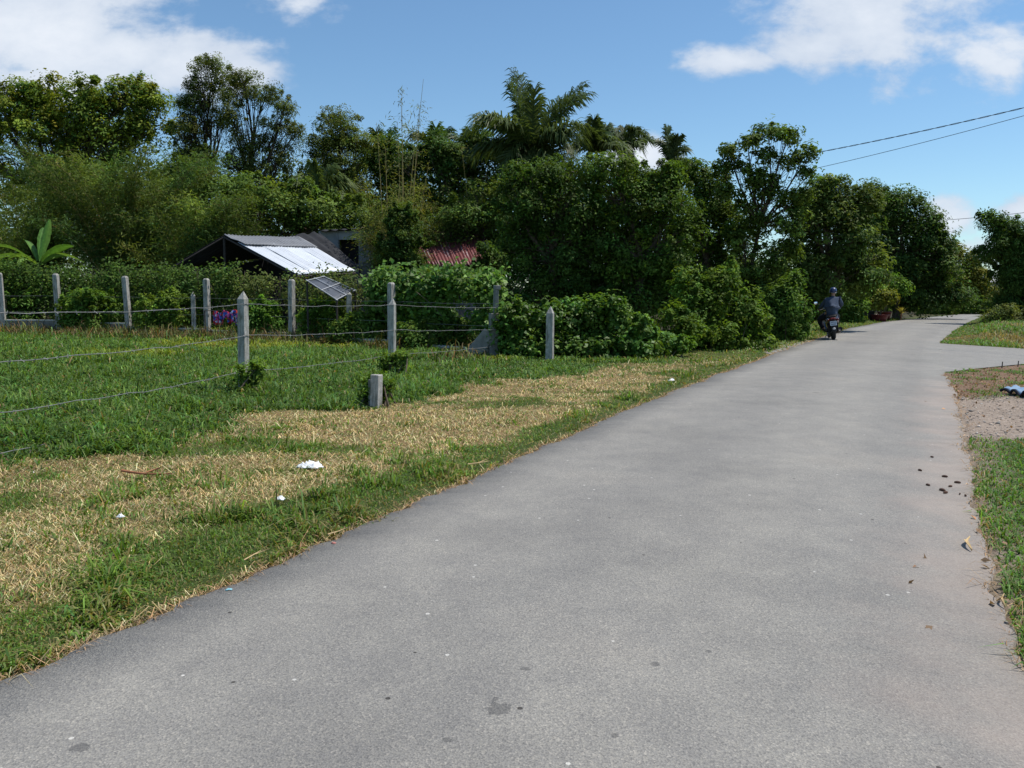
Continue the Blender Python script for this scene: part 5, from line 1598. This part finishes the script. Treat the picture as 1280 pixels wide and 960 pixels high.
loft('body', [(-0.30, 0.70, 0.07, 0.05), (-0.22, 0.67, 0.15, 0.10), (-0.02, 0.62, 0.195, 0.15), (0.2, 0.56, 0.205, 0.19), (0.45, 0.52, 0.15, 0.18), (0.6, 0.40, 0.12, 0.12)], M['body_paint'], sc)
loft('seat', [(-0.24, 0.775, 0.10, 0.03), (-0.1, 0.79, 0.14, 0.045), (0.15, 0.775, 0.145, 0.05), (0.4, 0.75, 0.13, 0.05), (0.58, 0.72, 0.10, 0.04)], M['black_plastic'], sc)
loft('footboard', [(0.5, 0.28, 0.17, 0.04), (0.75, 0.26, 0.2, 0.035), (1.0, 0.28, 0.18, 0.04)], M['black_plastic'], sc)
loft('leg_shield', [(0.92, 0.58, 0.20, 0.30), (0.98, 0.60, 0.23, 0.34), (1.06, 0.62, 0.20, 0.34), (1.12, 0.66, 0.10, 0.26)], M['body_paint'], sc)
loft('front_mudguard', [(1.0, 0.42, 0.05, 0.02), (1.1, 0.52, 0.075, 0.04), (1.24, 0.545, 0.075, 0.045), (1.4, 0.50, 0.07, 0.03), (1.5, 0.4, 0.04, 0.02)], M['body_paint'], sc)
loft('side_panel', [(-0.26, 0.66, 0.14, 0.035), (-0.1, 0.62, 0.205, 0.05), (0.15, 0.57, 0.215, 0.06), (0.38, 0.54, 0.16, 0.05)], M['maroon'], sc)
loft('tail_light', [(-0.345, 0.71, 0.055, 0.022), (-0.32, 0.71, 0.10, 0.04), (-0.25, 0.71, 0.12, 0.045)], M['red_lens'], sc)
mb = MB(); mb.tube([(-0.12, -0.25, 0.80), (-0.13, -0.36, 0.83), (0.13, -0.36, 0.83), (0.12, -0.25, 0.80)], 0.014, 8); mb.build('grab_rail', M['black_plastic'], sc, smooth=True)
# rear mudguard with plate and a small white piece below it
rx = Matrix.Rotation(R(-18), 3, 'X')
mb = MB(); mb.box((0, -0.30, 0.46), (0.16, 0.02, 0.36), rx); mb.build('rear_mudguard', M['black_plastic'], sc, bevel=0.008)
mb = MB(); mb.box((0, -0.302, 0.565), (0.21, 0.006, 0.155), rx); pl = mb.build('number_plate', M['plate'], sc, bevel=0.002)
mb = MB()
for row, zz in ((0, 0.595), (1, 0.535)):
    for k in range(4 if row == 0 else 5):
        mb.box((-0.065 + k * (0.043 if row == 0 else 0.033), -0.3065 + (zz - 0.565) * 0.325, zz), (0.02, 0.003, 0.038), rx)
mb.build('plate_mark', M['plate_ink'], pl)
loft('white_piece', [(-0.395, 0.385, 0.03, 0.025), (-0.38, 0.385, 0.042, 0.036), (-0.33, 0.385, 0.042, 0.036)], M['white_plastic'], sc)
mb = MB(); mb.tube([(0.12, 0.42, 0.2), (0.16, 0.2, 0.24), (0.19, 0.05, 0.28), (0.20, -0.30, 0.36)], [0.03, 0.05, 0.08, 0.075], 12); mb.build('exhaust', M['black_plastic'], sc, smooth=True)
mb = MB(); mb.box((0.0, 0.2, 0.26), (0.18, 0.36, 0.16)); mb.build('engine', M['black_plastic'], sc, bevel=0.02)
for s in (-1, 1):
    mb = MB(); mb.tube([(s * 0.12, -0.02, 0.26), (s * 0.14, -0.1, 0.56)], 0.04, 8); mb.build('shock_absorber', M['black_plastic'], sc, smooth=True)
    mb = MB(); mb.tube([(s * 0.06, 1.24, 0.255), (s * 0.06, 1.1, 0.6)], 0.022, 8); mb.build('fork', M['steel'], sc, smooth=True)
    mb = MB(); mb.tube([(s * 0.2, 0.96, 1.04), (s * 0.26, 0.94, 1.2), (s * 0.34, 0.94, 1.25)], 0.009, 6); mi = mb.build('mirror', M['black_plastic'], sc)
    mb = MB(); mb.ellipsoid((s * 0.39, 0.945, 1.27), (0.075, 0.025, 0.055)); mb.build('mirror_shell', M['black_plastic'], mi, smooth=True)
    mb = MB(); mb.ellipsoid((s * 0.39, 0.918, 1.27), (0.066, 0.006, 0.047)); mb.build('mirror_glass', M['mirror'], mi, smooth=True)
    mb = MB(); mb.ellipsoid((s * 0.15, -0.27, 0.69), (0.035, 0.045, 0.03)); mb.build('indicator', M['red_lens'], sc, smooth=True)
mb = MB(); mb.tube([(-0.36, 0.90, 1.0), (-0.15, 0.98, 1.03), (0, 1.0, 1.02), (0.15, 0.98, 1.03), (0.36, 0.90, 1.0)], 0.018, 8); mb.build('handlebar', M['black_plastic'], sc, smooth=True)
loft('handlebar_cover', [(0.9, 1.02, 0.10, 0.04), (1.0, 1.03, 0.16, 0.07), (1.1, 1.0, 0.12, 0.07)], M['body_paint'], sc)
mb = MB(); mb.tube([(-0.1, 0.3, 0.25), (-0.24, 0.33, 0.06)], 0.012, 6); mb.build('side_stand', M['steel'], sc)


def skin(name, joints, edges, mat, parent, levels=2):
    me = bpy.data.meshes.new(name)
    me.from_pydata([j[0] for j in joints], edges, [])
    o = bpy.data.objects.new(name, me); COL.objects.link(o); o.parent = parent
    md = o.modifiers.new('skin', 'SKIN'); md.use_smooth_shade = True
    if not me.skin_vertices: pass
    for i, j in enumerate(joints):
        sv = me.skin_vertices[0].data[i]
        r = j[1]; sv.radius = (r, r) if isinstance(r, (int, float)) else r
        sv.use_root = (i == 0)
    s = o.modifiers.new('sub', 'SUBSURF'); s.levels = levels; s.render_levels = levels
    me.materials.append(mat)
    return o


rd = empty('rider', tuple(wheel_p)); rd.rotation_euler = (0, LEAN, HEAD)
tag(rd, 'person in blue grey jacket and blue helmet seated on the scooter, seen from behind', 'person')
rd.name = 'person'
J = [((0.03, 0.30, 0.88), 0.13), ((0.06, 0.33, 1.08), 0.12), ((0.10, 0.38, 1.28), 0.135), ((0.13, 0.42, 1.41), 0.07), ((0.145, 0.44, 1.49), 0.055),
     ((0.155, 0.46, 1.57), 0.085), ((0.16, 0.46, 1.65), 0.075),
     ((-0.09, 0.40, 1.35), 0.062), ((-0.24, 0.52, 1.16), 0.048), ((-0.32, 0.82, 1.04), 0.032),
     ((0.31, 0.42, 1.35), 0.062), ((0.40, 0.56, 1.14), 0.048), ((0.33, 0.82, 1.04), 0.032),
     ((-0.11, 0.38, 0.84), 0.095), ((-0.33, 0.72, 0.70), 0.068), ((-0.23, 0.66, 0.38), 0.045), ((-0.23, 0.80, 0.33), 0.035),
     ((0.14, 0.40, 0.85), 0.095), ((0.22, 0.82, 0.72), 0.068), ((0.17, 0.74, 0.38), 0.045), ((0.17, 0.88, 0.33), 0.035)]
E = [(0, 1), (1, 2), (2, 3), (3, 4), (4, 5), (5, 6), (2, 7), (7, 8), (8, 9), (2, 10), (10, 11), (11, 12), (0, 13), (13, 14), (14, 15), (15, 16), (0, 17), (17, 18), (18, 19), (19, 20)]
# hands: palm then four fingers and a thumb curled round each grip
for s, wi in ((-1, 9), (1, 12)):
    w = np.array(J[wi][0]); palm_i = len(J)
    J.append((tuple(w + np.array([0, 0.065, -0.01])), 0.03)); E.append((wi, palm_i))
    for k, (dx, l) in enumerate(((-0.03, 0.055), (-0.01, 0.062), (0.01, 0.06), (0.03, 0.048))):
        a = len(J); J.append((tuple(w + np.array([dx, 0.105, 0.0])), 0.010)); J.append((tuple(w + np.array([dx, 0.105 + l * 0.4, -0.035])), 0.009)); J.append((tuple(w + np.array([dx, 0.095, -0.06])), 0.008))
        E += [(palm_i, a), (a, a + 1), (a + 1, a + 2)]
    a = len(J); J.append((tuple(w + np.array([-s * 0.035, 0.075, -0.03])), 0.011)); J.append((tuple(w + np.array([-s * 0.03, 0.10, -0.055])), 0.009)); E += [(palm_i, a), (a, a + 1)]
skin('body', J, E, M['skin'], rd)
JJ = [((0.03, 0.29, 0.90), 0.20), ((0.06, 0.32, 1.06), 0.20), ((0.10, 0.37, 1.25), 0.215), ((0.13, 0.41, 1.41), 0.085), ((0.14, 0.425, 1.455), 0.068),
      ((-0.09, 0.40, 1.345), 0.092), ((-0.25, 0.52, 1.15), 0.070), ((-0.31, 0.79, 1.05), 0.045), ((0.31, 0.42, 1.345), 0.092), ((0.41, 0.56, 1.13), 0.070), ((0.33, 0.79, 1.05), 0.045), ((0.03, 0.29, 0.86), 0.19)]
skin('jacket', JJ, [(0, 1), (1, 2), (2, 3), (3, 4), (2, 5), (5, 6), (6, 7), (2, 8), (8, 9), (9, 10), (0, 11)], M['jacket'], rd)
JT = [((0.02, 0.30, 0.82), 0.20), ((-0.14, 0.42, 0.83), 0.135), ((-0.34, 0.73, 0.70), 0.105), ((-0.235, 0.66, 0.37), 0.078), ((0.16, 0.44, 0.84), 0.135), ((0.26, 0.83, 0.70), 0.105), ((0.18, 0.74, 0.39), 0.078), ((0.02, 0.27, 0.88), 0.17)]
skin('trousers', JT, [(0, 1), (1, 2), (2, 3), (0, 4), (4, 5), (5, 6), (0, 7)], M['trousers'], rd)
for (a, b_, c) in (((-0.23, 0.64, 0.36), (-0.23, 0.75, 0.34), (-0.23, 0.87, 0.32)), ((0.17, 0.72, 0.36), (0.17, 0.83, 0.34), (0.17, 0.95, 0.32))):
    skin('shoe', [(a, 0.05), (b_, 0.052), (c, 0.04)], [(0, 1), (1, 2)], M['shoe'], rd)
mb = MB(); hc = (0.158, 0.455, 1.635); hr = Matrix.Rotation(R(8), 3, 'X') @ Matrix.Rotation(R(10), 3, 'Y')
mb.ellipsoid(hc, (0.118, 0.142, 0.125), 24, 14, hr, zmin=-0.45); h_ = mb.build('helmet', M['helmet'], rd, smooth=True)
mb = MB(); mb.ellipsoid((hc[0], hc[1] + 0.14, hc[2] - 0.005), (0.10, 0.09, 0.018), 18, 8, hr); mb.build('visor_peak', M['black_plastic'], h_, smooth=True)
mb = MB(); mb.tube([Vector(hc) + hr @ Vector((0.121 * math.cos(t), 0.146 * math.sin(t), -0.05)) for t in np.linspace(0, 2 * math.pi, 25)], 0.006, 6, cap=False); mb.build('helmet_trim', M['steel'], h_, smooth=True)
mb = MB()
for ex in (-0.032, 0.032): mb.ellipsoid((0.157 + ex, 0.545, 1.575), (0.013, 0.008, 0.008), 10, 6)
mb.build('eye', M['plate_ink'], rd, smooth=True)
mb = MB(); mb.ellipsoid((0.157, 0.558, 1.545), (0.014, 0.018, 0.022), 10, 6); mb.build('nose', M['skin'], rd, smooth=True)
mb = MB(); mb.ellipsoid((0.157, 0.545, 1.508), (0.022, 0.008, 0.006), 10, 6); mb.build('mouth', M['maroon'], rd, smooth=True)

# ------------------------------------------------------------------ litter and small things
def road_z(x, y):
    t = (x - XL(y)) / (XR(y) - XL(y))
    return 0.014 + 0.03 * (1 - (2 * t - 1) ** 2) if 0 < t < 1 else 0.012


def scrap(name, label, cat, px, py, size, mat, seed, hgt=0.3, z=0.02):
    g = np.random.default_rng(seed)
    p = gp(px, py, 0.02); n = 22
    xs = np.linspace(-0.5, 0.5, n); X_, Y_ = np.meshgrid(xs, xs)
    rr = np.sqrt(X_ ** 2 + Y_ ** 2) / 0.5
    k = 1 - 0.45 * vnoise(X_ * 5 + 9, Y_ * 5, seed)
    h_ = (0.55 * fbm(X_ * 7 + 3, Y_ * 7, seed, 3) + 0.9 * np.abs(fbm(X_ * 12 + 1, Y_ * 12 + 5, seed + 4, 2) - 0.5)) * hgt * np.clip(1.25 - rr ** 2, 0, 1)
    V = np.stack([X_ * k * size[0], Y_ * k * size[1], h_ * size[0]], -1).reshape(-1, 3)
    i = (np.arange(n - 1)[:, None] * n + np.arange(n - 1)[None]); q = np.stack([i, i + 1, i + n + 1, i + n], -1).reshape(-1, 4)
    ins = (rr.reshape(-1)[q].mean(1) < 1.1)
    o = np_mesh(name, V, quads=q[ins], mat=M[mat], smooth=False)
    o.location = (p[0], p[1], float(ground_z(np.array([p[0]]), np.array([p[1]]))[0]) + z if not (XL(p[1]) < p[0] < XR(p[1])) else float(road_z(p[0], p[1])) + 0.003); o.rotation_euler = (0, 0, g.random() * 0.6 - 0.3)
    s = o.modifiers.new('t', 'SOLIDIFY'); s.thickness = 0.003
    tag(o, label, cat); return o


scrap('plastic_bag', 'crumpled white plastic bag lying on the dry verge', 'litter', 388, 583, (0.30, 0.20), 'white_plastic', 1, 0.27, 0.02)
scrap('paper_scrap', 'small white scrap between the plastic bag and road', 'litter', 350, 628, (0.09, 0.06), 'white_plastic', 2, 0.5, 0.04)
scrap('paper_scrap', 'small pale scrap at the left on straw coloured grass', 'litter', 151, 653, (0.06, 0.05), 'white_plastic', 3, 0.6, 0.05)
scrap('paper_scrap', 'white scrap on the far verge near the vine bush', 'litter', 840, 476, (0.16, 0.10), 'white_plastic', 4, 0.5, 0.03)
scrap('plastic_scrap', 'light blue scrap at the left tarmac edge', 'litter', 286, 737, (0.04, 0.022), 'blue_scrap', 5, 0.3, 0.03)
scrap('plastic_scrap', 'pink scrap at the left tarmac edge', 'litter', 417, 679, (0.035, 0.02), 'pink_scrap', 6, 0.5, 0.03)

# blue sheet on the leaf litter
p = gp(1297, 497)
o = empty('plastic_sheet', (p[0], p[1], 0.0)); tag(o, 'crumpled light blue sheet with dark edge on the leaf litter', 'sheet')
n = 22; xs = np.linspace(0, 1, n); X_, Y_ = np.meshgrid(xs, xs)
Vx = -0.40 + X_ * 1.0 + 0.08 * (fbm(Y_ * 4, X_ * 0 + 1, 8) - .5); Vy = -0.35 + Y_ * 0.7 + 0.25 * (fbm(X_ * 3, Y_ * 0, 9) - .5)
Vz = 0.03 + 0.16 * fbm(X_ * 6, Y_ * 6, 10, 4) + 0.06 * np.sin(X_ * 7) * (1 - Y_)
i = (np.arange(n - 1)[:, None] * n + np.arange(n - 1)[None]); q = np.stack([i, i + 1, i + n + 1, i + n], -1).reshape(-1, 4)
s_o = np_mesh('sheet', np.stack([Vx, Vy, Vz], -1).reshape(-1, 3), quads=q, mat=M['tarp_blue'], parent=o, smooth=True)
s_ = s_o.modifiers.new('t', 'SOLIDIFY'); s_.thickness = 0.004
mb = MB()
edge_pts = [(Vx[0, k], Vy[0, k] - 0.01, max(0.035, Vz[0, k] - 0.03)) for k in range(n)]
mb.tube(edge_pts, [0.03 + 0.02 * vnoise(k * 0.9, 0, 3) for k in range(n)], 7); mb.tube([(Vx[k, 0] - .01, Vy[k, 0], max(0.03, Vz[k, 0] - .02)) for k in range(n)], 0.022, 6)
mb.build('dark_hem', M['trousers'], o, smooth=True)
# thin stakes by the side road
for px, py, ty, lab in ((1252, 461, 452, 'short thin dark stake left of its twin beside the side road'), (1272, 459, 451, 'short thin dark stake nearest the right end of the side road')):
    p = gp(px, py); h_ = at(px, ty, p[1])[2]
    mb = MB(); mb.tube([(0, 0, -0.1), (0.01, 0, h_)], [0.012, 0.010], 6); o = mb.build('stake', M['dark_wood']); o.location = tuple(p); tag(o, lab, 'stake')

# curled dry leaf, pods and twigs
def curl_leaf(px, py, L_, w, ang_, label):
    p = gp(px, py, 0.03)
    vs = []; qs = []
    n = 12
    for i in range(n + 1):
        t = i / n; x = (t - .5) * L_; ww = w * (math.sin(math.pi * min(1, t * 0.93 + .07)) ** 0.8); y = 0.12 * L_ * math.sin(t * 3.0); z = 0.01 + 0.02 * abs(math.sin(t * 4))
        vs += [(x, y - ww, z + .012), (x, y, z), (x, y + ww, z + .014)]
    for i in range(n):
        for k in range(2): qs.append((i * 3 + k, i * 3 + k + 1, i * 3 + 4 + k, i * 3 + 3 + k))
    o = np_mesh('dry_leaf', np.array(vs), quads=np.array(qs), mat=M['tan_leaf'], smooth=True)
    o.location = (p[0], p[1], float(road_z(p[0], p[1])) - 0.006); o.rotation_euler = (0, 0, ang_); s = o.modifiers.new('t', 'SOLIDIFY'); s.thickness = 0.002
    tag(o, label, 'leaf'); return o
curl_leaf(1214, 680, 0.24, 0.012, R(62), 'long curled tan leaf on the right tarmac edge')
curl_leaf(1256, 751, 0.14, 0.006, R(60), 'small tan leaf blade at the grass edge lower right')
g = np.random.default_rng(66)
pod_src = MB(); pod_src.ellipsoid((0, 0, 0), (0.019, 0.010, 0.009), 12, 8)
pod0 = None
for px, py in ((1181, 595), (1160, 606), (1188, 607), (1197, 602), (1182, 615), (1200, 616), (1207, 618), (1150, 588), (1178, 612), (1165, 571)):
    p = gp(px, py, 0.03)
    if pod0 is None:
        pod0 = pod_src.build('seed_pod', M['brown_pod'], smooth=True); o = pod0
    else:
        o = pod0.copy(); COL.objects.link(o)
    o.location = (p[0], p[1], float(road_z(p[0], p[1])) + 0.008); o.rotation_euler = (0, 0, g.random() * 3); k = g.uniform(0.7, 1.5); o.scale = (k, k * g.uniform(.6, 1.1), k)
    tag(o, 'dark seed pod lying on the right side of the tarmac', 'seed pod', 'seed pods scattered near the right tarmac edge')


def twig(px0, py0, px1, py1, label, r=0.006, mat='tan_leaf', z=0.05):
    a = gp(px0, py0, z); b_ = gp(px1, py1, z); g = np.random.default_rng(int(px0))
    mb = MB(); mb.tube([q - a for q in bend(a, b_, g, 0.06, 6)], [r * (1 - .1 * i) for i in range(7)], 6)
    mid = (a + b_) / 2 - a; mb.tube([mid, mid + np.array([0.08, 0.06, 0.02])], r * 0.6, 5)
    o = mb.build('twig', M[mat], smooth=True); o.location = tuple(a); tag(o, label, 'twig'); return o
twig(152, 588, 215, 592, 'bare brown stick on the dead grass at left', 0.012, 'bark_red')
twig(585, 580, 612, 576, 'pale dry stalk on the green verge strip mid way', 0.006)
twig(305, 700, 326, 688, 'forked straw stalk on the strip beside the road', 0.004)
twig(410, 668, 425, 664, 'short curled straw at the tarmac edge', 0.005)

# ------------------------------------------------------------------ sky, sun, colour
SUN_EL = R(64); SUN_DIR = np.array([0.88, 0.26]); SUN_DIR = SUN_DIR / np.linalg.norm(SUN_DIR)
w = bpy.data.worlds.new('World'); scene.world = w; w.use_nodes = True
nt = w.node_tree; nt.nodes.clear()
out = N(nt, 'ShaderNodeOutputWorld'); bg = N(nt, 'ShaderNodeBackground')
sky = N(nt, 'ShaderNodeTexSky', sky_type='NISHITA'); sky.sun_disc = False
sky.sun_elevation = SUN_EL; sky.sun_rotation = math.atan2(SUN_DIR[0], SUN_DIR[1])
sky.air_density = 1.0; sky.dust_density = 0.2; sky.ozone_density = 3.5; sky.altitude = 0
tc = N(nt, 'ShaderNodeTexCoord'); sp_ = N(nt, 'ShaderNodeSeparateXYZ'); nt.links.new(tc.outputs['Generated'], sp_.inputs[0])
ysafe = math_n(nt, 'MAXIMUM', math_n(nt, 'ABSOLUTE', sp_.outputs['Y']), 0.05)
u = math_n(nt, 'DIVIDE', sp_.outputs['X'], ysafe); v = math_n(nt, 'DIVIDE', sp_.outputs['Z'], ysafe)
cmb = N(nt, 'ShaderNodeCombineXYZ'); nt.links.new(u, cmb.inputs[0]); nt.links.new(v, cmb.inputs[1])
mpn = N(nt, 'ShaderNodeMapping'); mpn.inputs['Scale'].default_value = (1.0, 1.7, 1.0); nt.links.new(cmb.outputs[0], mpn.inputs['Vector'])
cn = noise_node(nt, 8.0, 10, 0.60, mpn.outputs[0]); cn.inputs['Distortion'].default_value = 0.1
cn2 = noise_node(nt, 3.2, 6, 0.6, mpn.outputs[0])
def blob(px, py, rx, ry, gain=1.0):
    d = ray(px, py); u0, v0 = d[0] / d[1], d[2] / d[1]
    a = math_n(nt, 'DIVIDE', math_n(nt, 'SUBTRACT', u, u0), rx / F); c = math_n(nt, 'DIVIDE', math_n(nt, 'SUBTRACT', v, v0), ry / F)
    l = math_n(nt, 'SQRT', math_n(nt, 'ADD', math_n(nt, 'MULTIPLY', a, a), math_n(nt, 'MULTIPLY', c, c)))
    return math_n(nt, 'MULTIPLY', math_n(nt, 'SUBTRACT', 1.0, l), gain)
CL_ = [(60, 40, 190, 75, 1.0), (160, 60, 130, 55, 0.95), (240, 80, 120, 55, 1.0), (300, 90, 70, 34, 1.0), (120, -30, 130, 70, 0.9), (40, 100, 130, 40, 0.55), (380, 2, 80, 26, 0.42), (930, 78, 85, 28, 0.95), (1005, 64, 95, 40, 0.95), (1080, 25, 140, 66, 0.55), (1110, 62, 90, 40, 0.34), (1230, 65, 110, 56, 0.50),
       (1180, -10, 200, 55, 0.48), (800, 195, 60, 30, 0.9), (1185, 275, 65, 30, 0.9), (1275, 264, 60, 24, 0.9), (1230, 305, 100, 30, 0.3)]
acc = None
for c in CL_:
    b_ = blob(*c); acc = b_ if acc is None else math_n(nt, 'MAXIMUM', acc, b_)
dens = math_n(nt, 'ADD', acc, math_n(nt, 'MULTIPLY', math_n(nt, 'SUBTRACT', cn.outputs['Fac'], 0.5), 2.1))
mr = N(nt, 'ShaderNodeMapRange', interpolation_type='SMOOTHSTEP'); mr.inputs['From Min'].default_value = -0.02; mr.inputs['From Max'].default_value = 0.50
nt.links.new(dens, mr.inputs['Value'])
shade = ramp(nt, math_n(nt, 'ADD', math_n(nt, 'MULTIPLY', cn2.outputs['Fac'], 0.6), math_n(nt, 'MULTIPLY', dens, 0.35)), [(0.25, (5.0, 5.8, 7.1)), (0.48, (6.6, 7.2, 8.1)), (0.75, (8.5, 8.8, 9.3))])
fac = math_n(nt, 'MULTIPLY', mr.outputs['Result'], 0.93)
up_only = math_n(nt, 'GREATER_THAN', sp_.outputs['Z'], 0.0)
skyc = mix(nt, 1.0, sky.outputs[0], (1.0, 1.17, 1.20), 'MULTIPLY')
colr = mix(nt, math_n(nt, 'MULTIPLY', fac, up_only), skyc, shade.outputs[0])
nt.links.new(colr, bg.inputs['Color']); bg.inputs['Strength'].default_value = 0.098
nt.links.new(bg.outputs[0], out.inputs[0])

sd = bpy.data.lights.new('sun', 'SUN'); sd.energy = 4.3; sd.angle = R(0.53); sd.color = (1.0, 0.955, 0.88)
so_ = bpy.data.objects.new('sun', sd); COL.objects.link(so_)
sv = Vector((SUN_DIR[0] * math.cos(SUN_EL), SUN_DIR[1] * math.cos(SUN_EL), math.sin(SUN_EL)))
so_.rotation_euler = sv.to_track_quat('Z', 'Y').to_euler(); so_.location = (20, 20, 40)

vs = scene.view_settings
scene.display_settings.display_device = 'sRGB'
vs.view_transform = 'Standard'; vs.look = 'None'; vs.exposure = 0.18; vs.gamma = 1.0; vs.use_curve_mapping = False
cy = scene.cycles
cy.max_bounces = 6; cy.diffuse_bounces = 3; cy.glossy_bounces = 2; cy.transmission_bounces = 4; cy.transparent_max_bounces = 4
cy.use_denoising = True
